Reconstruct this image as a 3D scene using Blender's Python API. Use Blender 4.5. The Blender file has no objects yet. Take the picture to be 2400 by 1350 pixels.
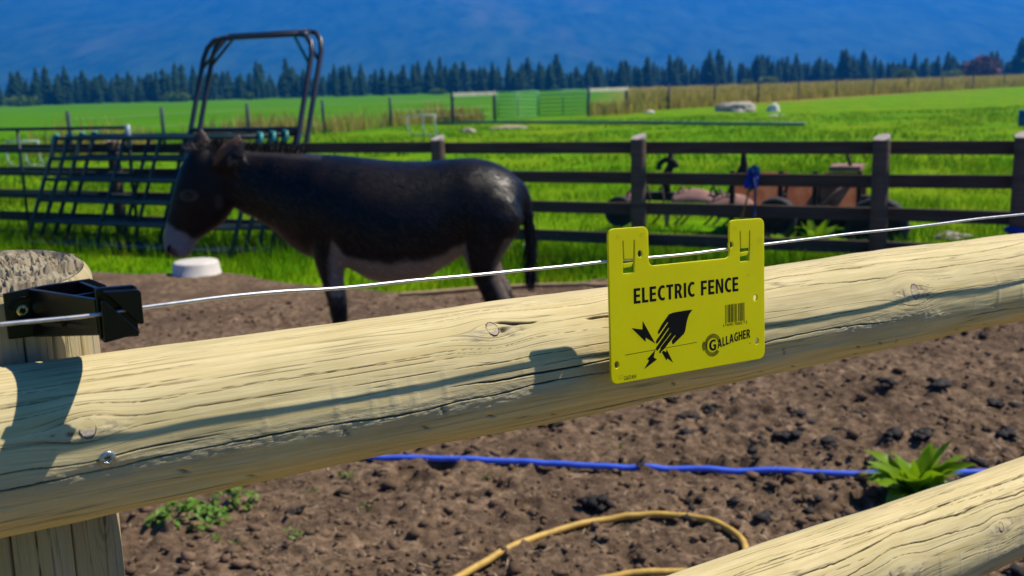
import bpy, bmesh, math, random
import numpy as np
from mathutils import Vector, Matrix

random.seed(7)
RNG = np.random.default_rng(11)
sc = bpy.context.scene
COL = sc.collection

# ------------------------------------------------------------------ camera
EYE = 1.60
F = 2400.0                                   # focal length, in pixels of the 2400 px wide photograph
PITCH = math.atan(475 / 2400.0)
ROLL = -0.029
cam_d = bpy.data.cameras.new('camera')
cam = bpy.data.objects.new('camera', cam_d)
COL.objects.link(cam)
cam.matrix_world = (Matrix.Translation((0, 0, EYE)) @ Matrix.Rotation(math.pi / 2 - PITCH, 4, 'X')
                    @ Matrix.Rotation(ROLL, 4, 'Z'))
cam_d.sensor_width = 36.0
cam_d.lens = 36.0
cam_d.clip_start = 0.05
cam_d.clip_end = 30000
cam_d.dof.use_dof = True
cam_d.dof.focus_distance = 1.04
cam_d.dof.aperture_fstop = 8.8
sc.camera = cam

# ------------------------------------------------------------------ sky, sun, exposure
SUN_AZ, SUN_EL = math.radians(16), math.radians(54)      # azimuth from +X towards +Y
w = bpy.data.worlds.new('World')
sc.world = w
w.use_nodes = True
nt = w.node_tree
nt.nodes.clear()
sky = nt.nodes.new('ShaderNodeTexSky')
sky.sky_type = 'NISHITA'
sky.sun_disc = False
sky.sun_elevation = SUN_EL
sky.sun_rotation = math.pi / 2 - SUN_AZ
sky.altitude = 1600
sky.air_density = 0.5
sky.dust_density = 0.1
sky.ozone_density = 1.6
bg = nt.nodes.new('ShaderNodeBackground')
bg.inputs['Strength'].default_value = 0.05
wo = nt.nodes.new('ShaderNodeOutputWorld')
nt.links.new(sky.outputs[0], bg.inputs[0])
nt.links.new(bg.outputs[0], wo.inputs[0])
sun_d = bpy.data.lights.new('sun', 'SUN')
sun_d.energy = 5.0
sun_d.angle = math.radians(0.53)
sun_d.color = (1.0, 0.92, 0.78)
sun = bpy.data.objects.new('sun', sun_d)
COL.objects.link(sun)
SUNV = Vector((math.cos(SUN_AZ) * math.cos(SUN_EL), math.sin(SUN_AZ) * math.cos(SUN_EL), math.sin(SUN_EL)))
sun.rotation_euler = SUNV.to_track_quat('Z', 'Y').to_euler()
sun.location = (0, 0, 50)
sc.view_settings.view_transform = 'Standard'
sc.view_settings.look = 'None'
sc.view_settings.exposure = 0.62
sc.view_settings.gamma = 1.0
sc.view_settings.use_curve_mapping = False
sc.render.engine = 'CYCLES'
sc.cycles.use_denoising = True
sc.cycles.max_bounces = 8
sc.cycles.diffuse_bounces = 1
sc.cycles.glossy_bounces = 3
sc.cycles.transmission_bounces = 4
sc.cycles.volume_bounces = 1
sc.cycles.transparent_max_bounces = 8
sc.cycles.sample_clamp_indirect = 6.0

# ------------------------------------------------------------------ placing helpers
CAMR = np.array(cam.matrix_world.to_3x3())
CAMC = np.array([0, 0, EYE])


def ray(x, y):
    return CAMR @ np.array([(x - 1200) / F, -(y - 675) / F, -1.0])


def at(x, y, d):
    return CAMC + ray(x, y) * d


def on_y(x, y, Y):
    r = ray(x, y)
    return CAMC + r * (Y / r[1])


def ground(x, y, z=0.0):
    r = ray(x, y)
    return CAMC + r * ((z - EYE) / r[2])


def ground_d(x, d, z=0.0):
    """ground point in the column x of the photograph at optical depth d"""
    lo, hi = -200.0, 6000.0
    y = 675
    for _ in range(40):
        y = (lo + hi) / 2
        if at(x, y, d)[2] > z:
            lo = y
        else:
            hi = y
    return at(x, y, d)


def proj(P):
    q = (np.asarray(P) - CAMC) @ CAMR
    return np.stack([1200 + F * q[..., 0] / -q[..., 2], 675 - F * q[..., 1] / -q[..., 2]], -1)


# ------------------------------------------------------------------ numpy noise
def _hash(ix, iy, seed):
    n = (ix.astype(np.int64) * 374761393 + iy.astype(np.int64) * 668265263 + seed * 1442695041) & 0x7fffffff
    n = ((n ^ (n >> 13)) * 1274126177) & 0x7fffffff
    n = (n ^ (n >> 16)) & 0x7fffffff
    return (n % 100003) / 100003.0


def vnoise(x, y, seed=0):
    x = np.asarray(x, float)
    y = np.asarray(y, float)
    ix, iy = np.floor(x), np.floor(y)
    fx, fy = x - ix, y - iy
    fx = fx * fx * fx * (fx * (fx * 6 - 15) + 10)
    fy = fy * fy * fy * (fy * (fy * 6 - 15) + 10)
    a = _hash(ix, iy, seed)
    b = _hash(ix + 1, iy, seed)
    c = _hash(ix, iy + 1, seed)
    d = _hash(ix + 1, iy + 1, seed)
    return (a * (1 - fx) + b * fx) * (1 - fy) + (c * (1 - fx) + d * fx) * fy - 0.5


def fbm(x, y, seed=0, octaves=4, gain=0.5):
    s, a, f = 0, 1.0, 1.0
    for o in range(octaves):
        s = s + a * vnoise(np.asarray(x) * f + 17.3 * o, np.asarray(y) * f - 9.1 * o, seed + o)
        a *= gain
        f *= 2.03
    return s


# ------------------------------------------------------------------ mesh helpers
class MB:
    """collects pieces of ONE part and links them as one mesh"""

    def __init__(self):
        self.v, self.f, self.n = [], [], 0

    def add(self, v, f):
        self.v += [tuple(p) for p in v]
        self.f += [tuple(i + self.n for i in q) for q in f]
        self.n = len(self.v)
        return self

    def box(self, lo, hi, M=None):
        x0, y0, z0 = lo
        x1, y1, z1 = hi
        v = [(x0, y0, z0), (x1, y0, z0), (x1, y1, z0), (x0, y1, z0), (x0, y0, z1), (x1, y0, z1), (x1, y1, z1), (x0, y1, z1)]
        if M is not None:
            v = [tuple(M @ Vector(p)) for p in v]
        return self.add(v, [(0, 3, 2, 1), (4, 5, 6, 7), (0, 1, 5, 4), (1, 2, 6, 5), (2, 3, 7, 6), (3, 0, 4, 7)])

    def tube(self, pts, r, seg=8, caps=True):
        pts = [Vector(p) for p in pts]
        n = len(pts)
        rs = r if hasattr(r, '__len__') else [r] * n
        v, f = [], []
        t0 = (pts[1] - pts[0]).normalized()
        up = Vector((0, 0, 1)) if abs(t0.z) < 0.9 else Vector((1, 0, 0))
        nrm = (up - t0 * up.dot(t0)).normalized()
        for i in range(n):
            t = (pts[min(i + 1, n - 1)] - pts[max(i - 1, 0)]).normalized()
            nrm = (nrm - t * nrm.dot(t)).normalized()
            b = t.cross(nrm)
            for k in range(seg):
                a = 2 * math.pi * k / seg
                v.append(pts[i] + (nrm * math.cos(a) + b * math.sin(a)) * rs[i])
        for i in range(n - 1):
            for k in range(seg):
                k2 = (k + 1) % seg
                f.append((i * seg + k, i * seg + k2, (i + 1) * seg + k2, (i + 1) * seg + k))
        if caps:
            f.append(tuple(range(seg - 1, -1, -1)))
            f.append(tuple((n - 1) * seg + k for k in range(seg)))
        return self.add(v, f)

    def loft(self, rings):
        """rings: list of equally long point lists, closed, capped"""
        m = len(rings[0])
        v = [p for r in rings for p in r]
        f = []
        for i in range(len(rings) - 1):
            for k in range(m):
                k2 = (k + 1) % m
                f.append((i * m + k, i * m + k2, (i + 1) * m + k2, (i + 1) * m + k))
        f.append(tuple(range(m - 1, -1, -1)))
        f.append(tuple((len(rings) - 1) * m + k for k in range(m)))
        return self.add(v, f)

    def prism(self, poly, frame, w0, w1):
        """poly: 2-D outline; frame(u, v, w) gives the world point; from w0 to w1"""
        m = len(poly)
        v = [frame(a, b, w0) for a, b in poly] + [frame(a, b, w1) for a, b in poly]
        f = [tuple(range(m - 1, -1, -1)), tuple(range(m, 2 * m))]
        f += [(k, (k + 1) % m, m + (k + 1) % m, m + k) for k in range(m)]
        return self.add(v, f)

    def build(self, name, mat, parent=None, smooth=False, bevel=0, origin=None):
        me = bpy.data.meshes.new(name)
        o = Vector(origin) if origin is not None else Vector((0, 0, 0))
        me.from_pydata([tuple(Vector(p) - o) for p in self.v], [], self.f)
        bm = bmesh.new()
        bm.from_mesh(me)
        bmesh.ops.recalc_face_normals(bm, faces=bm.faces)
        if bevel:
            bmesh.ops.bevel(bm, geom=[e for e in bm.edges if len(e.link_faces) == 2 and e.calc_face_angle(0) > 0.6],
                            offset=bevel, segments=2, profile=0.6, affect='EDGES', clamp_overlap=True)
        bm.to_mesh(me)
        bm.free()
        if smooth:
            me.polygons.foreach_set('use_smooth', np.ones(len(me.polygons), dtype=bool))
        ob = link(name, me, mat, parent)
        ob.location = o
        return ob


def link(name, me, mat, parent=None):
    if mat is not None and not me.materials:
        me.materials.append(mat)
    ob = bpy.data.objects.new(name, me)
    COL.objects.link(ob)
    if parent is not None:
        ob.parent = parent
        ob.matrix_parent_inverse = parent_inv(parent)
    return ob


def world_of(o):
    b = Matrix.LocRotScale(o.location, o.rotation_euler, o.scale)
    return b if o.parent is None else world_of(o.parent) @ o.matrix_parent_inverse @ b


def parent_inv(p):
    return world_of(p).inverted()


def thing(name, label, cat, loc=(0, 0, 0), group=None):
    o = bpy.data.objects.new(name, None)
    COL.objects.link(o)
    o.empty_display_size = 0.1
    o.location = Vector(loc)
    return tag(o, label, cat, group)


def tag(o, label, cat, group=None, kind=None):
    if label:
        o['label'] = label
    if cat:
        o['category'] = cat
    if group:
        o['group'] = group
    if kind:
        o['kind'] = kind
    return o


def structure(o):
    o['kind'] = 'structure'
    return o


def np_mesh(name, V, faces, uv=None, smooth=True, attrs=None):
    """V (n,3), faces (m,4) or (m,3) arrays"""
    me = bpy.data.meshes.new(name)
    V = np.asarray(V, np.float32)
    faces = np.asarray(faces, np.int32)
    k = faces.shape[1]
    me.vertices.add(len(V))
    me.vertices.foreach_set('co', V.ravel())
    me.loops.add(faces.size)
    me.loops.foreach_set('vertex_index', faces.ravel())
    me.polygons.add(len(faces))
    me.polygons.foreach_set('loop_start', np.arange(0, faces.size, k, dtype=np.int32))
    me.polygons.foreach_set('loop_total', np.full(len(faces), k, dtype=np.int32))
    if smooth:
        me.polygons.foreach_set('use_smooth', np.ones(len(faces), dtype=bool))
    if uv is not None:
        l = me.uv_layers.new(name='UVMap')
        l.data.foreach_set('uv', np.asarray(uv, np.float32)[faces.ravel()].ravel())
    for nm, arr in (attrs or {}).items():
        arr = np.asarray(arr, np.float32)
        if arr.ndim == 1:
            a = me.attributes.new(nm, 'FLOAT', 'POINT')
            a.data.foreach_set('value', arr)
        else:
            a = me.attributes.new(nm, 'FLOAT_COLOR', 'POINT')
            a.data.foreach_set('color', np.concatenate([arr, np.ones((len(arr), 1), np.float32)], 1).ravel())
    me.update(calc_edges=True)
    return me


def grid_faces(nu, nv):
    i = np.arange((nu - 1) * (nv - 1))
    a = (i // (nv - 1)) * nv + i % (nv - 1)
    return np.stack([a, a + nv, a + nv + 1, a + 1], 1)


# ------------------------------------------------------------------ materials
class Mat:
    def __init__(self, name, rough=0.7, spec=0.3, **kw):
        self.m = bpy.data.materials.new(name)
        self.m.use_nodes = True
        self.nt = self.m.node_tree
        self.b = self.nt.nodes['Principled BSDF']
        self.out = self.nt.nodes['Material Output']
        self.set(Roughness=rough)
        self.b.inputs['Specular IOR Level'].default_value = spec
        self.set(**kw)

    def set(self, **kw):
        for k, v in kw.items():
            s = self.b.inputs[k.replace('_', ' ')]
            if hasattr(v, 'links'):
                self.nt.links.new(v, s)
            elif hasattr(v, '__len__') and len(v) == 3 and s.type == 'RGBA':
                s.default_value = (*v, 1)
            else:
                s.default_value = v

    def n(self, typ, ins=None, **props):
        nd = self.nt.nodes.new('ShaderNode' + typ)
        for k, v in props.items():
            setattr(nd, k, v)
        for k, v in (ins or {}).items():
            s = nd.inputs[k]
            if hasattr(v, 'links'):
                self.nt.links.new(v, s)
            elif hasattr(v, '__len__') and len(v) == 3 and s.type == 'RGBA':
                s.default_value = (*v, 1)
            else:
                s.default_value = v
        return nd

    def coord(self, kind='Object', scale=(1, 1, 1), loc=(0, 0, 0)):
        c = self.n('TexCoord').outputs[kind]
        return self.n('Mapping', {'Vector': c, 'Scale': scale, 'Location': loc}).outputs[0]

    def noise(self, vec, scale=5, detail=4, rough=0.55, dist=0.0):
        return self.n('TexNoise', {'Vector': vec, 'Scale': scale, 'Detail': detail, 'Roughness': rough,
                                   'Distortion': dist}).outputs[0]

    def ramp(self, fac, stops):
        r = self.n('ValToRGB', {'Fac': fac})
        e = r.color_ramp.elements
        while len(e) < len(stops):
            e.new(0.5)
        for el, (p, c) in zip(e, stops):
            el.position = p
            el.color = (*c, 1) if hasattr(c, '__len__') else (c, c, c, 1)
        return r.outputs[0]

    def mix(self, fac, a, b, mode='MIX'):
        nd = self.n('Mix', data_type='RGBA', blend_type=mode)
        for s, v in ((nd.inputs[0], fac), (nd.inputs[6], a), (nd.inputs[7], b)):
            if hasattr(v, 'links'):
                self.nt.links.new(v, s)
            elif hasattr(v, '__len__') and len(v) == 3:
                s.default_value = (*v, 1)
            else:
                s.default_value = v
        return nd.outputs[2]

    def math(self, op, a, b=0.0, c=0.0):
        nd = self.n('Math', operation=op)
        for s, v in zip(nd.inputs, (a, b, c)):
            if hasattr(v, 'links'):
                self.nt.links.new(v, s)
            else:
                s.default_value = v
        return nd.outputs[0]

    def attr(self, name, out='Fac'):
        return self.n('Attribute', attribute_name=name).outputs[out]

    def bump(self, h, strength=0.5, dist=0.01, normal=None):
        ins = {'Height': h, 'Strength': strength, 'Distance': dist}
        if normal is not None:
            ins['Normal'] = normal
        self.nt.links.new(self.n('Bump', ins).outputs[0], self.b.inputs['Normal'])


def simple(name, col, rough=0.6, spec=0.3, metal=0.0, var=0.25, scale=8, bump=0.0):
    """plain painted or worn surface: base colour broken up by noise"""
    m = Mat(name, rough, spec, Metallic=metal)
    co = m.coord()
    n = m.noise(co, scale, 6, 0.6)
    dark = tuple(c * (1 - var) for c in col)
    lite = tuple(min(1, c * (1 + var)) for c in col)
    m.set(Base_Color=m.ramp(n, [(0.3, dark), (0.7, lite)]))
    if bump:
        m.bump(m.noise(co, scale * 6, 5), bump, 0.004)
    return m.m


def wood_material(name, pale, mid, tint, uv_grain=170.0, dark=(0.07, 0.046, 0.024), green=(0.40, 0.37, 0.16)):
    """round timber: UV is (metres along, metres around)"""
    m = Mat(name, 0.78, 0.18)
    uv = m.n('TexCoord').outputs['UV']

    def mp(sx, sy):
        return m.n('Mapping', {'Vector': uv, 'Scale': (sx, sy, 1)}).outputs[0]
    grain = m.noise(mp(5, uv_grain), 1.0, 5, 0.6, 0.3)
    fine = m.noise(mp(26, uv_grain * 4.2), 1.0, 4, 0.7)
    patch = m.noise(mp(4, 16), 1.0, 4, 0.6)
    patch2 = m.noise(mp(9, 30), 1.0, 3, 0.6)
    col = m.ramp(grain, [(0.28, mid), (0.62, pale)])
    col = m.mix(m.ramp(patch, [(0.45, 0.0), (0.75, 0.55)]), col, tint)
    col = m.mix(m.ramp(patch2, [(0.5, 0.0), (0.8, 0.5)]), col, green)
    col = m.mix(m.ramp(fine, [(0.28, 0.75), (0.55, 0.0)]), col, mid)
    # hairline checks that run with the grain
    def checks(sx, sy, wid, lo, hi):
        a_ = m.noise(mp(sx, sy), 1.0, 1.5, 0.4, 0.1)
        a_ = m.math('ABSOLUTE', m.math('SUBTRACT', a_, 0.5))
        b_ = m.noise(mp(sx * 3.1, sy * 0.8), 1.0, 2, 0.5)
        return m.math('MULTIPLY', m.ramp(a_, [(0.0, 1.0), (wid, 0.0)]), m.ramp(b_, [(lo, 0.0), (hi, 1.0)]))
    line = m.math('MAXIMUM', checks(1.3, 46, 0.010, 0.42, 0.56), checks(2.6, 110, 0.016, 0.48, 0.60))
    pit = m.ramp(m.noise(mp(260, 520), 1.0, 3, 0.7), [(0.66, 0.0), (0.74, 0.6)])
    crack = m.attr('crack')
    worn = m.attr('worn')
    col = m.mix(m.math('MULTIPLY', line, 0.55), col, dark)
    col = m.mix(pit, col, mid)
    col = m.mix(m.math('MULTIPLY', worn, 0.55), col, (0.46, 0.41, 0.29))
    col = m.mix(m.math('MINIMUM', crack, 1.0), col, dark)
    hgt = m.math('ADD', m.math('MULTIPLY', grain, 0.5), m.math('MULTIPLY', fine, 0.25))
    hgt = m.math('SUBTRACT', hgt, m.math('MULTIPLY', line, 0.6))
    hgt = m.math('ADD', hgt, m.math('MULTIPLY', m.math('MULTIPLY', worn, m.noise(mp(160, 420), 1.0, 4, 0.7)), 1.6))
    m.set(Base_Color=col)
    m.bump(hgt, 0.6, 0.0013)
    return m.m


M_LOG = wood_material('log_wood', (0.73, 0.62, 0.34), (0.56, 0.44, 0.195), (0.71, 0.56, 0.33))
M_POSTTOP = wood_material('post_end_grain', (0.29, 0.24, 0.165), (0.15, 0.12, 0.075), (0.26, 0.18, 0.115), green=(0.20, 0.18, 0.11))
M_POST = wood_material('post_wood', (0.50, 0.42, 0.24), (0.36, 0.29, 0.14), (0.44, 0.30, 0.18))

# ================================================================== FOREGROUND FENCE
RA = np.array([-0.39871653, 0.75286739, 1.33297858])       # axis of the upper log
RB = np.array([0.76247736, 1.49478006, 1.30023381])
AX = (RB - RA) / np.linalg.norm(RB - RA)
HD = np.array([AX[0], AX[1], 0.0])
HD /= np.linalg.norm(HD)                                    # along the fence
ND = np.array([HD[1], -HD[0], 0.0])                         # out of the fence, towards the photographer


def FR(u, off, z):
    """fence frame: metres along, metres out, height"""
    return tuple(RA * np.array([1, 1, 0]) + HD * u + ND * off + np.array([0, 0, z]))


def log_mesh(name, A, axis, L0, L1, nu, r_fun, seed, knots, cracks, front=(-75, 130), nfront=420, nback=50, scars=True):
    """a peeled log with real checks (grooves), knots that push the grain aside, and scraped patches"""
    up = np.array([0, 0, 1.0])
    e2 = up - axis * (axis @ up)
    e2 /= np.linalg.norm(e2)
    e1 = ND - axis * (axis @ ND)
    e1 -= e2 * (e1 @ e2)
    e1 /= np.linalg.norm(e1)
    th = np.radians(np.concatenate([np.linspace(front[0], front[1], nfront, endpoint=False),
                                    np.linspace(front[1], front[0] + 360, nback + 1)]))
    u = np.linspace(L0, L1, nu)
    u = np.concatenate([[L0], u, [L1]])
    nu += 2
    U, T = np.meshgrid(u, th, indexing='ij')
    R0 = r_fun(U)
    v = T * 0.065
    # grain pushed aside by knots
    vw = v.copy()
    bulge = np.zeros_like(U)
    for ku, kth, kr in knots:
        dv = v - math.radians(kth) * 0.065
        du = U - ku
        vw -= np.sign(dv) * kr * 1.3 * (1 - np.exp(-np.abs(dv) / (kr * 0.7))) * np.exp(-(du / (kr * 4)) ** 2 - (dv / (kr * 3.2)) ** 2)
        bulge += 0.0022 * np.exp(-(du / (kr * 4)) ** 2 - (dv / (kr * 2.5)) ** 2)
    per = 2 * math.pi
    ct, st = np.cos(T), np.sin(T)
    low = fbm(U * 3.0 + ct * 0.9, st * 0.9 + ct * 0.3, seed, 3) * 0.0055 + fbm(U * 9 + 5, ct * 2.0 + st * 3.1, seed + 9, 3) * 0.0018
    grain = fbm(U * 14, vw * 420, seed + 20, 3) * 0.00010 * (np.cos(T * 0.5) ** 2 + 0.2)
    disp = low + bulge + grain
    crack = np.zeros_like(U)
    for cu0, cu1, cth, wid, dep, wob in cracks:
        x = (U - cu0) / max(1e-6, cu1 - cu0)
        env = np.clip(np.minimum(x, 1 - x) * 7, 0, 1) * ((x > 0) & (x < 1))
        path = math.radians(cth) * 0.065 + wob * (vnoise(U * 6 + cth, U * 0 + cth * 3.7, seed + 40)
                                                  + 0.35 * vnoise(U * 24 + cth, U * 0 + 8.1, seed + 41)
                                                  + 0.12 * vnoise(U * 110, U * 0 + cth, seed + 43))
        d = np.abs(vw - path)
        jit = 0.6 + 0.9 * (vnoise(U * 45 + cth * 7, U * 0 + 2, seed + 42) + 0.5)
        ww = wid * jit * np.sqrt(env) + 1e-7
        g = np.clip(1 - d / ww, 0, 1) * env
        disp = disp - dep * g
        crack = np.maximum(crack, np.clip(g * 1.6, 0, 1))
    worn = np.zeros_like(U)
    if scars:
        m1 = np.clip((fbm(U * 6 + 3, v * 26, seed + 60, 3) + 0.02) * 6, 0, 1)
        band = np.exp(-((np.degrees(T) + 9) / 10) ** 2)
        worn = m1 * band
        chip = fbm(U * 260, v * 330, seed + 61, 3)
        disp = disp + worn * chip * 0.0007
        # knife marks of the peeling machine: short ridges round the log
        k = np.clip(vnoise(U * 95, v * 9, seed + 62) - 0.30, 0, 1) * np.exp(-((np.degrees(T) + 2) / 26) ** 2)
        disp = disp + k * 0.0016
        worn = np.maximum(worn, np.clip(k * 5, 0, 1) * 0.7)
        # torn fibres beside the knots
        for ku, kth, kr in knots:
            dv = v - math.radians(kth) * 0.065
            e = np.exp(-((np.abs(U - ku) - kr * 2.4) / (kr * 1.7)) ** 2 - ((dv + kr * 0.4) / (kr * 0.9)) ** 2)
            t = fbm(U * 170, vw * 700, seed + 64, 3)
            disp = disp + e * t * 0.0014
            worn = np.maximum(worn, e * 0.8)
            crack = np.maximum(crack, np.clip(e * (-t - 0.18) * 5, 0, 0.9))
        # small chisel nicks on the shaded lower side
        for k in range(34):
            ku, kv = RNG.uniform(L0, L1), math.radians(RNG.uniform(-62, -8)) * 0.065
            du, dv = U - ku, vw - kv
            a = RNG.uniform(-1.2, -0.3)
            p, q = du * math.cos(a) + dv * math.sin(a), -du * math.sin(a) + dv * math.cos(a)
            g = np.exp(-(p / 0.005) ** 2 - (q / 0.0011) ** 2)
            disp = disp - 0.002 * g
            crack = np.maximum(crack, 0.8 * g)
    R = R0 + disp
    R[0] = R[-1] = 1e-4                                    # closed ends
    P = A + axis * U[..., None] + e1 * (R * ct)[..., None] + e2 * (R * st)[..., None]
    nv = len(th)
    V = P.reshape(-1, 3)
    faces = grid_faces(nu, nv)
    uv = np.stack([U, vw], -1).reshape(-1, 2)
    me = np_mesh(name, V, faces, uv, True, {'crack': crack.ravel(), 'worn': worn.ravel()})
    surf = lambda ku, kth: float(R[np.argmin(np.abs(u - ku)), np.argmin(np.abs(th - math.radians(kth)))])
    return me, e1, e2, surf


fence = thing('log_fence', 'near fence of round yellowish timber logs screwed to a round post', 'fence', FR(0.03, -0.11, 0.0))

knots1 = [(0.4207, 49.6, 0.0075), (0.0544, 23.2, 0.007), (1.0335, 21, 0.009), (0.600, 52, 0.008)]
cr = [(-0.3, 0.62, -6, 0.0008, 0.0035, 0.006), (0.36, 0.70, 7, 0.0009, 0.004, 0.004), (0.66, 1.02, -6, 0.0007, 0.003, 0.006),
      (0.62, 1.25, 82, 0.0008, 0.003, 0.008), (0.70, 1.50, 62, 0.0006, 0.002, 0.008), (0.80, 1.36, 43, 0.0005, 0.002, 0.008),
      (0.425, 0.475, 50, 0.0016, 0.004, 0.003), (0.53, 0.60, 47, 0.0022, 0.005, 0.004), (-0.1, 0.16, 3, 0.0006, 0.003, 0.004)]
for k in range(46):
    a = RNG.uniform(-0.35, 1.3)
    cr.append((a, a + RNG.uniform(0.10, 0.55), RNG.uniform(-2, 100), RNG.uniform(0.00022, 0.00042), RNG.uniform(0.0006, 0.0014), RNG.uniform(0.002, 0.006)))
for k in range(16):
    a = RNG.uniform(-0.35, 1.3)
    cr.append((a, a + RNG.uniform(0.06, 0.3), RNG.uniform(-70, -20), RNG.uniform(0.0004, 0.0008), 0.0016, 0.006))
me, LE1, LE2, surf1 = log_mesh('rail', RA, AX, -0.45, 2.72, 1150, lambda U: 0.0650 + 0 * U, 3, knots1, cr)
rail = link('rail', me, M_LOG, fence)

# lower log, parallel to the first
R2 = np.array(FR(0.0, 0.04, 0.989))
knots2 = [(1.19, 24, 0.007), (0.98, 18, 0.009)]
cr2 = [(0.5, 1.45, 52, 0.0011, 0.004, 0.012), (0.6, 1.5, 72, 0.0008, 0.003, 0.01), (0.7, 1.5, 36, 0.0007, 0.003, 0.01)]
for k in range(30):
    a = RNG.uniform(0.3, 1.5)
    cr2.append((a, a + RNG.uniform(0.1, 0.5), RNG.uniform(-5, 100), RNG.uniform(0.00025, 0.0005), RNG.uniform(0.0006, 0.0014), RNG.uniform(0.002, 0.006)))
me, _, _, surf2 = log_mesh('rail', R2, AX, -0.45, 2.72, 900, lambda U: 0.0665 + 0 * U, 77, knots2, cr2, nfront=300)
rail2 = link('rail', me, M_LOG, fence)
rail2['label'] = 'lower log rail crossing the bottom right corner'

M_KNOT = simple('knot_wood', (0.50, 0.41, 0.32), 0.85, 0.1, var=0.22, scale=420, bump=0.4)
M_KNOTRING = simple('knot_ring', (0.10, 0.055, 0.03), 0.9, 0.1)


def knot(par, A, u, thd, r, e1, e2, R=0.0672):
    t = math.radians(thd)
    nn = e1 * math.cos(t) + e2 * math.sin(t)
    tt = -e1 * math.sin(t) + e2 * math.cos(t)
    c = A + AX * u + nn * R
    mb = MB()
    a = [c + (AX * math.cos(k * math.pi / 12) * r * 0.8 + tt * math.sin(k * math.pi / 12) * r) * (1 + 0.05 * math.sin(3 * k)) - nn * 0.0004 for k in range(24)]
    mb.add([c - nn * 0.0003] + a + [p - nn * 0.003 for p in a],
           [(0, 1 + k, 1 + (k + 1) % 24) for k in range(24)] + [(1 + k, 25 + k, 25 + (k + 1) % 24, 1 + (k + 1) % 24) for k in range(24)])
    kn = mb.build('knot', M_KNOT, par, False)
    rg = MB()
    q = [c + (p - c) * 1.04 - nn * 0.0001 for p in a]
    rg.tube(q + [q[0]], 0.00045, 6, False)
    rg.build('knot_edge', M_KNOTRING, par)


for (u, th_, r) in knots1[:3]:
    knot(rail, RA, u, th_, r, LE1, LE2, surf1(u, th_) + 0.0003)
knot(rail2, R2, 1.19, 24, 0.006, LE1, LE2, surf2(1.19, 24) + 0.0003)

M_SCREW = Mat('screw_steel', 0.32, 0.5, Metallic=1.0)
M_SCREW.set(Base_Color=M_SCREW.ramp(M_SCREW.noise(M_SCREW.coord(scale=(300, 300, 300)), 1, 4), [(0.3, (0.32, 0.33, 0.36)), (0.7, (0.62, 0.63, 0.66))]))
M_BRASS = Mat('screw_brass', 0.35, 0.5, Metallic=1.0)
M_BRASS.set(Base_Color=M_BRASS.ramp(M_BRASS.noise(M_BRASS.coord(scale=(300, 300, 300)), 1, 4), [(0.3, (0.40, 0.28, 0.10)), (0.7, (0.75, 0.58, 0.26))]))
M_RECESS = simple('screw_recess', (0.02, 0.018, 0.015), 0.7)


def screw(par, c, nn, rad, m):
    """a countersunk head with a real six-lobed recess"""
    c, nn = Vector(c), Vector(nn).normalized()
    a1 = nn.orthogonal().normalized()
    a2 = nn.cross(a1)
    N = 48
    prof = []
    lobe = [rad * (0.42 + 0.09 * math.cos(6 * 2 * math.pi * k / N)) for k in range(N)]
    rings = [([rad] * N, -rad * 0.35), ([rad] * N, 0.0), ([rad * 0.93] * N, rad * 0.10), ([rad * 0.6] * N, rad * 0.14), (lobe, rad * 0.13), ([x * 0.95 for x in lobe], -rad * 0.32)]
    mb = MB()
    v, f = [], []
    for rr, hgt in rings:
        for k in range(N):
            a = 2 * math.pi * k / N
            v.append(c + (a1 * math.cos(a) + a2 * math.sin(a)) * rr[k] + nn * hgt)
    for i in range(len(rings) - 1):
        for k in range(N):
            f.append((i * N + k, i * N + (k + 1) % N, (i + 1) * N + (k + 1) % N, (i + 1) * N + k))
    mb.add(v, f)
    s = mb.build('screw', m, par, True)
    rc = MB()
    rc.add([c + (a1 * math.cos(2 * math.pi * k / N) + a2 * math.sin(2 * math.pi * k / N)) * lobe[k] - nn * rad * 0.31 for k in range(N)], [tuple(range(N))])
    return s


t = math.radians(1.2)
nn = LE1 * math.cos(t) + LE2 * math.sin(t)
screw(rail, RA + AX * 0.0657 + nn * 0.0655, nn, 0.0060, M_SCREW.m)

# ---- the post behind the logs
PC_U, PC_OFF, PC_R, PC_TOP = 0.022, -0.122, 0.078, 1.455


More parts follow.
